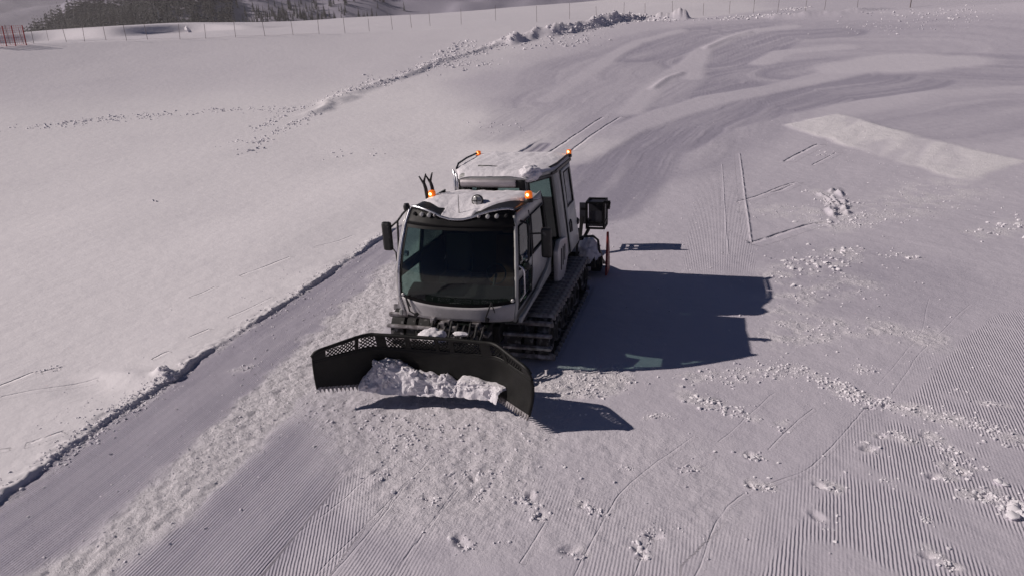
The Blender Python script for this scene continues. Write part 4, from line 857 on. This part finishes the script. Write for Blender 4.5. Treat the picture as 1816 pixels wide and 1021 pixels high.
# ------------------------------------------------ rear gear
bx = GMB(); X0, X1, Y0, Y1, Za, Zb_ = .92, 1.36, 7.0, 7.5, .58, 1.26
for x in (X0, X1):
    for y in (Y0, Y1): bx.bar((x, y, Za), (x, y, Zb_), .055, up=(1, 0, 0))
for z in (Za+.02, Za+.16, Zb_):
    for y in (Y0, Y1): bx.bar((X0-.02, y, z), (X1+.02, y, z), .05)
    for x in (X0, X1): bx.bar((x, Y0, z), (x, Y1, z), .05)
bx.bar((X1, Y0, Zb_+.02), (X1+.16, Y0, Zb_+.03), .065); bx.bar((X1+.14, Y0, Zb_+.03), (X1+.12, Y0, Zb_-.15), .06, up=(1, 0, 0))
bx.bar((X0-.15, Y0, Za+.52), (X0, Y0, Za+.52), .06); bx.bar((.80, Y0, Za+.3), (.80, 6.6, .30), .08)
bx.bar((X0+.05, Y0, Za), (.86, 6.7, .34), .06); bx.bar((.86, 7.0, .32), (.82, 5.6, .30), .09)
bo = bx.build('rear_frame', M_gloss)
pn = GMB(); pn.box((X0, Y1-.02, Za), (X1, Y1+.01, Zb_-.05)); pn.box((X0, Y0+.03, Zb_-.03), (X1, Y1-.03, Zb_-.01)); pn.box((X1-.02, Y0+.03, Za+.05), (X1, Y1-.03, Zb_)); pn.box((X0+.02, Y0+.25, Za), (X1-.02, Y0+.27, Zb_-.06)); pn.box((X0-.2, Y0+.1, Za+.1), (X0-.03, Y0+.16, Zb_-.03)); pn.box((X0+.08, Y0+.02, Za+.16), (X1-.06, Y0+.05, Zb_-.22)); pn.build('frame_panel', mat('frame_sheet', (.025, .025, .035), .5), bo)
tl = GMB(); tl.lathe([(.10, -1.62), (.24, -1.58), (.24, 1.58), (.10, 1.62)], (1, 0, 0), (0, 5.05, .34), 16); tl.box((-1.5, 4.65, .30), (1.5, 5.25, .66))
to = tl.build('tiller', M_black, smooth=40)
cmb = GMB(); cmb.prism([(5.2, .30), (5.75, .05), (5.75, .09), (5.2, .38)], -1.6, 1.6, 0); cmb.build('finisher_flap', M_rubber, to)
gd = GMB(); gd.tube([(1.12, 4.5, .55), (1.12, 4.55, .98), (1.25, 4.6, 1.04), (1.46, 4.7, 1.03), (1.56, 4.75, .93), (1.60, 4.75, .62)], .028, 8); gd.tube([(1.14, 4.5, 1.0), (1.16, 4.52, 1.25)], .03, 6); gd.build('guard_hoop', M_black, smooth=60)
rp = GMB(); rp.prism([(4.86, .06), (5.34, .08), (5.30, .55), (5.16, 1.02), (5.10, 1.03), (5.00, .62)], 1.70, 1.75, 0); rp.build('side_plate', M_red, bevel=.008)

# ------------------------------------------------ snow lying on the machine
def snow_sheet(name, fn, us, vs_, label, thick, edge, seed, keep=None):
    nu, nv = len(us), len(vs_); V = []; F = []
    U, W_ = np.meshgrid(us, vs_)
    nz = fbm(U*6, W_*6, 4, seed); n2 = fbm(U*2.3, W_*2.6, 3, seed+4)
    for j in range(nv):
        for i in range(nu):
            p = fn(us[i], vs_[j]); m = keep(us[i], vs_[j]) if keep else 1
            m = m+edge*n2[j, i]; h = thick*(1+1.1*nz[j, i])*min(1, max(0, m*3))
            V.append((p[0], p[1]-2, p[2]-.012+h+.012*min(1, max(0, m*3))))
    for j in range(nv-1):
        for i in range(nu-1): F.append((j*nu+i, j*nu+i+1, (j+1)*nu+i+1, (j+1)*nu+i))
    mb = MB(); mb.v = [(x, y+2, z) for x, y, z in V]; mb.f = F
    o = mb.build(name, M_snow, smooth=70)
    tag(o, label, 'snow'); return o
def keep_cab(u, t):
    e = min((1-abs(u))*4, (t-.02)*7, (1-t)*60)
    if u < -.35: e = min(e, (t-.14-.22*max(0, -u-.5))*6)
    if u > .25: e = min(e, (t-.10-.42*max(0, u-.35))*6)
    return min(1, e)
snow_sheet('roof_snow', roof_pt, list(np.linspace(-1, 1, 90)), list(np.linspace(0, 1, 90)), 'thin settled snow on the front cab roof around the round search lamp', .016, .35, 3, keep_cab)
def cabin_roof_pt(u, t):
    y = 2.02+2.44*t; w = float(np.interp(y, [2.02, 2.84, 4.5], [.68, 1.01, 1.01])); a = abs(u)
    z = 2.935-.055*a**6-.06*max(0, 1-t*14)
    return (u*w, y, z)
snow_sheet('roof_snow', cabin_roof_pt, list(np.linspace(-1, 1, 80)), list(np.linspace(0, 1, 90)), 'thicker snow blanket covering the tall passenger cabin roof', .016, .25, 8,
           lambda u, t: min(1, (1-abs(u))*9, t*20+.05, (1-t)*16))
def blob(name, fnV, label, mt=None, sub=4, seed=1, amp=.12, sc=3.0):
    bm = bmesh.new(); bmesh.ops.create_icosphere(bm, subdivisions=sub, radius=1)
    V = np.array([v.co[:] for v in bm.verts]); F = [[v.index for v in f.verts] for f in bm.faces]; bm.free()
    nz = fbm(V[:, 0]*sc+seed, V[:, 2]*sc*1.1+V[:, 1]*sc*.7, 4, seed); n2 = fbm(V[:, 1]*sc*1.5+4, V[:, 0]*sc*.8-V[:, 2]*sc, 3, seed+2)
    V = V*(1+amp*2*(nz+n2))[:, None]
    mb = MB(); mb.add(fnV(V), F); o = mb.build(name, mt or M_snow, smooth=65); tag(o, label, 'snow lump'); return o
blob('snow_lump', lambda V: V*np.array([.20, .28, .15])+np.array([.66, 2.30, 2.88]), 'snow lump hanging over the front corner of the passenger cabin roof', seed=4)
blob('snow_lump', lambda V: V*np.array([.23, .2, .12])+np.array([-.22, -.95, .86]), 'white snow lump resting between blade and left track', seed=7)
blob('snow_lump', lambda V: V*np.array([.25, .30, .30])+np.array([1.34, 4.85, .64]), 'shaded snow heap on the rear tiller beside the red plate', seed=12)
blob('snow_lump', lambda V: V*np.array([.13, .06, .035])+np.array([.20, -.75, .86]), 'tiny snow crust behind the middle of the blade rail', seed=15, sub=3)
# the heap carried inside the blade
def heap():
    ns, nt_ = 130, 60; V = []; F = []
    S = np.linspace(.62, BL-.66, ns); T = np.linspace(0, 1, nt_)
    SSg, TT = np.meshgrid(S, T)
    n1 = fbm(SSg*3.2, TT*2.6, 4, 5); n2 = fbm(SSg*9, TT*6, 3, 8)
    top = np.interp(S/BL, [.15, .19, .25, .31, .38, .46, .52, .56, .60, .62, .82, .835, .85], [.20, .36, .62, .66, .58, .46, .40, .46, .38, .45, .42, .34, .20])
    for j in range(nt_):
        for i in range(ns):
            s, t = S[i], T[j]; th = t*math.pi*.5
            z0 = .20; h = top[i]-z0
            slab = 1 if .6 < s/BL < .83 else 0
            e = .42 if slab else .85
            z = z0+h*max(0, math.cos(th))**e
            ek = min(1, max(.0, (h-.03)/.25)); d = .04+ek*(.17 if slab else .24)*max(0, math.sin(th))**(e if slab else 1.0)
            k = .03 if slab else .12
            d += ek*(k*n1[j, i]*(.3+t)+.05*n2[j, i]); z += ek*(.05 if slab else .14)*n1[j, i]*(1-t*.6)*math.cos(th*.6)
            V.append(bl_pt(s, max(.16, z), d+.12*(1-t)*0))
    for j in range(nt_-1):
        for i in range(ns-1): F.append((j*ns+i, j*ns+i+1, (j+1)*ns+i+1, (j+1)*ns+i))
    mb = MB(); mb.v = V; mb.f = F
    for k in range(150):                                   # broken slabs and crumbs on the heap
        i = RNG.integers(4, ns-4); j = int(nt_*RNG.uniform(.05, .95)); p = np.array(V[j*ns+i])
        sz = .018+.075*RNG.uniform()**3
        if .6 < S[i]/BL < .83: sz *= .45
        Vc, Fc = SH1[RNG.integers(len(SH1))]; e_ = np.array(Euler(RNG.uniform(0, 6.28, 3)).to_matrix())
        mb.add((Vc*sz*np.array([1, 1, .75]))@e_.T+p, Fc.tolist())
    o = mb.build('snow_heap', snow_mat('pushed_snow', (.79, .765, .80), 10, .8, .05), smooth=40)
    tag(o, 'heap of broken snow carried inside the black front blade', 'snow heap')
heap()
# ------------------------------------------------------------------ fence along the crest
M_post = mat('weathered_pole', (.20, .17, .17), .8, var=.3)
M_red = mat('red_net', (.55, .06, .05), .7, var=.2)
M_redpole = mat('red_pole', (.45, .05, .05), .6, var=.2)
fence = empty('crest_fence', (FEAT['fence'][8][0], FEAT['fence'][8][1], float(ground_z(*FEAT['fence'][8])[0])))
tag(fence, 'long line of thin dark poles with a low cord along the snow crest', 'fence')
fl = Vector(fence.location)
tops = []
for i, p in enumerate(FEAT['fence']):
    z = float(ground_z(*p)[0]); hgt = RNG.uniform(1.25, 1.75); lx, ly = RNG.uniform(-.10, .10, 2)
    mb = MB(); a = Vector((p[0], p[1], z-.15))-fl; b = Vector((p[0]+lx, p[1]+ly, z+hgt))-fl
    mb.tube([a, b], 0.022 if i != len(FEAT['fence'])-1 else .055, 6)
    mb.build('pole', M_post, fence, smooth=40)
    tops.append((a, b))
for (a0, b0), (a1, b1) in list(zip(tops[:-1], tops[1:]))[:14]:
    mb = MB()
    if (a1-a0).length > 9: continue
    mb.tube([a0.lerp(b0, .16), (a0.lerp(b0, .13)+a1.lerp(b1, .13))/2, a1.lerp(b1, .16)], .006, 4)
    mb.build('cord', M_post, fence)
net = empty('red_safety_net', (*FEAT['rednet'][2], float(ground_z(*FEAT['rednet'][2])[0])))
tag(net, 'red mesh safety net on red poles at the left end of the crest', 'safety net')
nl = Vector(net.location); pl = []
for p in FEAT['rednet']:
    z = float(ground_z(*p)[0]); a = Vector((p[0], p[1], z-.1))-nl; b = a+Vector((.05, 0, 1.75)); pl.append((a, b))
    mb = MB(); mb.tube([a, b], .05, 6); mb.build('pole', M_redpole, net, smooth=40)
mb = MB()
for (a0, b0), (a1, b1) in zip(pl[:-1], pl[1:]):
    n = max(2, int((a1-a0).length/.16))
    for k in range(n+1):
        t = k/n; mb.bar(a0.lerp(a1, t).lerp(b0.lerp(b1, t), .1), b0.lerp(b1, t), .012)
    for k in range(9):
        t = .1+.9*k/8; mb.bar(a0.lerp(b0, t), a1.lerp(b1, t), .012)
mb.build('mesh_net', M_red, net)

# lone lump of snow behind the fence
lp = FEAT['lump'][0]; V, F = chunk_shapes(1, 3)[0]
V = V*np.array([.75, .6, .55]); V = V*(1+.25*fbm(V[:, 0]*3+5, V[:, 2]*3+V[:, 1], 3, 5)[:, None])
mb = MB(); mb.add(V, F.tolist()); o = mb.build('snow_lump', snow_mat('lump_snow'), smooth=50)
o.location = (lp[0], lp[1], float(ground_z(*lp)[0])+.3)
tag(o, 'lone rounded lump of snow with a shaded side, behind the fence', 'snow lump')

# ------------------------------------------------------------------ conifers on the slope across the valley
def needles(name, col, frost):
    m, nt, N, L = mat_new(name)
    out = N.new('ShaderNodeOutputMaterial'); b = N.new('ShaderNodeBsdfPrincipled'); L.new(b.outputs[0], out.inputs[0])
    tc = N.new('ShaderNodeTexCoord'); n = N.new('ShaderNodeTexNoise'); n.inputs['Scale'].default_value = 1.1; n.inputs['Detail'].default_value = 5
    L.new(tc.outputs['Object'], n.inputs['Vector'])
    r = N.new('ShaderNodeValToRGB'); r.color_ramp.elements[0].position = .6-frost*.4; r.color_ramp.elements[1].position = .75-frost*.3
    r.color_ramp.elements[0].color = (*col, 1); r.color_ramp.elements[1].color = (.5, .5, .52, 1)
    L.new(n.outputs['Fac'], r.inputs[0]); L.new(r.outputs[0], b.inputs['Base Color']); b.inputs['Roughness'].default_value = .8
    return m
M_needle = needles('conifer_needles', (.028, .03, .028), .05)
M_frost = needles('frosted_needles', (.20, .20, .21), .8)
M_bark = mat('conifer_bark', (.09, .065, .05), .9)
def conifer(seed, tiers, wide):
    rg = np.random.default_rng(seed); V = []; F = []
    for t in range(tiers):
        f = t/(tiers-1); z = .10+.84*f; r = wide*(1-f)**.85*(.85+.3*rg.random())+.012; m = 9
        b = len(V); V.append((0, 0, z+.10*(1-f*.5)))
        for k in range(m):
            q = 6.283*k/m+rg.random()*.5; rr = r*(.65+.6*rg.random())
            V.append((rr*math.cos(q), rr*math.sin(q), z-.05-.04*rg.random()))
            q2 = q+.35; V.append((rr*.45*math.cos(q2), rr*.45*math.sin(q2), z+.01))
        n = 2*m
        for k in range(n): F.append((b, b+1+k, b+1+(k+1) % n))
    return V, F
def tree_mesh(i, tiers, wide, mt):
    V, F = conifer(100+i, tiers, wide); me = bpy.data.meshes.new('conifer_crown'); me.from_pydata(V, [], F); me.materials.append(mt); return me
tm = [tree_mesh(i, 8+i % 3, .15+.025*(i % 4), M_needle) for i in range(6)]
tf = tree_mesh(9, 9, .2, M_frost)
trunk = MB(); trunk.tube([(0, 0, -.06), (0, 0, .4), (0, 0, .95)], [.022, .016, .004], 6)
trunk_o = None
cands = []
yaw0 = R(-16.06)
tr = np.random.default_rng(5)
while len(cands) < 9500:
    az = tr.uniform(-55, -19); r = tr.uniform(430, 800)
    a = R(az); p = (CAM[0]+r*math.sin(a), CAM[1]+r*math.cos(a))
    # dense wood on the left, thinning out towards the right
    dens = 1-.82*sstep(-36, -27, az) if az < -21 else 0
    clump = fbm(np.array(p[0]*.012), np.array(p[1]*.012), 3, 3)
    if az > -35: dens = dens*(1.0 if clump > -.05 else .2)
    if tr.random() > dens: continue
    cands.append((r, az, p))
cands.sort()
zs = ground_z(np.array([c[2][0] for c in cands]), np.array([c[2][1] for c in cands]))
SV = []; SF = []; sb = 0; nobj = 0
# only trees that clear the crest are individuals: sight line from the camera over the ridge
def clears(p, top):
    t = np.linspace(.05, .9, 60); xs = CAM[0]+(p[0]-CAM[0])*t; ys = CAM[1]+(p[1]-CAM[1])*t
    return np.all(base_h(xs, ys) < CAM[2]+(top-CAM[2])*t)
for (r, az, p), z in zip(cands, zs):
    hgt = tr.uniform(7, 13)*(1.15 if az < -35 else .8)
    frosty = tr.random() < .035
    rz = tr.uniform(0, 6.28)
    if nobj < 290 and (az > -35 or tr.random() < .22) and clears(p, z+hgt*.7):
        t = empty('conifer', (p[0], p[1], z-.1)) if False else bpy.data.objects.new('conifer', tf if frosty else tm[tr.integers(6)])
        COL.objects.link(t); t.location = (p[0], p[1], z-.1); t.scale = (hgt,)*3; t.rotation_euler = (0, 0, rz)
        tag(t, ('pale frosted conifer on the far wooded slope' if frosty else 'small dark conifer on the far hazy slope'), 'tree', 'frosted conifers on the far slope' if frosty else 'conifers on the far slope')
        nobj += 1
    else:
        V, F = conifer(100+int(tr.integers(6)), 5, .25)
        V = np.array(V); c, s = math.cos(rz), math.sin(rz)
        W = np.stack([V[:, 0]*c-V[:, 1]*s, V[:, 0]*s+V[:, 1]*c, V[:, 2]], 1)*hgt + np.array([p[0], p[1], z-.1])
        SV.append(W); SF.append(np.array(F)+sb); sb += len(V)
wme = fast_mesh('far_wood', np.concatenate(SV), np.concatenate(SF), 3); wme.materials.append(M_needle)
o = bpy.data.objects.new('far_wood', wme); COL.objects.link(o)
tag(o, 'dense dark conifer wood on the far slope beyond the crest', 'wood', kind='stuff')
print('trees', nobj, len(SV))

# ------------------------------------------------------------------ air
def haze_box():
    m, nt, N, L = mat_new('cold_haze')
    out = N.new('ShaderNodeOutputMaterial'); v = N.new('ShaderNodeVolumePrincipled')
    v.inputs['Color'].default_value = (.86, .82, .84, 1); v.inputs['Density'].default_value = HAZE; v.inputs['Anisotropy'].default_value = .2
    L.new(v.outputs[0], out.inputs['Volume'])
    mb = MB(); mb.box((-2700, -2700, float(H.min())-1), (2700, 2700, float(H.max())+14))
    o = mb.build('haze', m); tag(o, 'thin cold haze over the far slopes', 'haze', kind='stuff')
HAZE = .0003
haze_box()
# ------------------------------------------------------------------ daylight and camera
SUN_EL = R(33.8); sdir = Vector((math.cos(.236)*math.cos(SUN_EL), math.sin(.236)*math.cos(SUN_EL), -math.sin(SUN_EL)))
ld = bpy.data.lights.new('sun', 'SUN'); ld.energy = 5.0; ld.angle = R(.5); ld.color = (1, .895, .835)
lo = bpy.data.objects.new('sun', ld); COL.objects.link(lo); lo.rotation_euler = sdir.to_track_quat('-Z', 'Y').to_euler(); lo.location = (-60, -15, 60)
w = bpy.data.worlds.new('World'); SC.world = w; w.use_nodes = True
nt = w.node_tree; nt.nodes.clear()
sk = nt.nodes.new('ShaderNodeTexSky'); sk.sky_type = 'NISHITA'; sk.sun_disc = False; sk.sun_elevation = SUN_EL
sk.sun_rotation = math.atan2(-sdir.x, -sdir.y); sk.altitude = 3200; sk.air_density = .6; sk.dust_density = 0; sk.ozone_density = 10.0
bg = nt.nodes.new('ShaderNodeBackground'); bg.inputs['Strength'].default_value = .05
ow = nt.nodes.new('ShaderNodeOutputWorld'); nt.links.new(sk.outputs[0], bg.inputs[0]); nt.links.new(bg.outputs[0], ow.inputs[0])
cd = bpy.data.cameras.new('camera'); co = bpy.data.objects.new('camera', cd); COL.objects.link(co)
cyaw, cpit, crol, cf = R(-16.05773792), R(19.29006124), R(-2.42017552), 1278.2857754698102
Fw = Vector((math.sin(cyaw)*math.cos(cpit), math.cos(cyaw)*math.cos(cpit), -math.sin(cpit)))
Rt = Vector((math.cos(cyaw), -math.sin(cyaw), 0)); Up = Rt.cross(Fw)
c_, s_ = math.cos(crol), math.sin(crol); Rt, Up = c_*Rt+s_*Up, -s_*Rt+c_*Up
co.matrix_world = Matrix(((Rt.x, Up.x, -Fw.x, 3.9788111), (Rt.y, Up.y, -Fw.y, -10.79415563), (Rt.z, Up.z, -Fw.z, 5.34339522), (0, 0, 0, 1)))
cd.sensor_fit = 'HORIZONTAL'; cd.sensor_width = 36; cd.lens = 36*cf/1816; cd.clip_end = 9000; cd.clip_start = .1
SC.camera = co
SC.view_settings.view_transform = 'Standard'; SC.view_settings.look = 'None'; SC.view_settings.exposure = EXPOSURE; SC.view_settings.gamma = 1
SC.render.engine = 'CYCLES'
SC.cycles.use_denoising = True
SC.cycles.max_bounces = 10; SC.cycles.transparent_max_bounces = 16
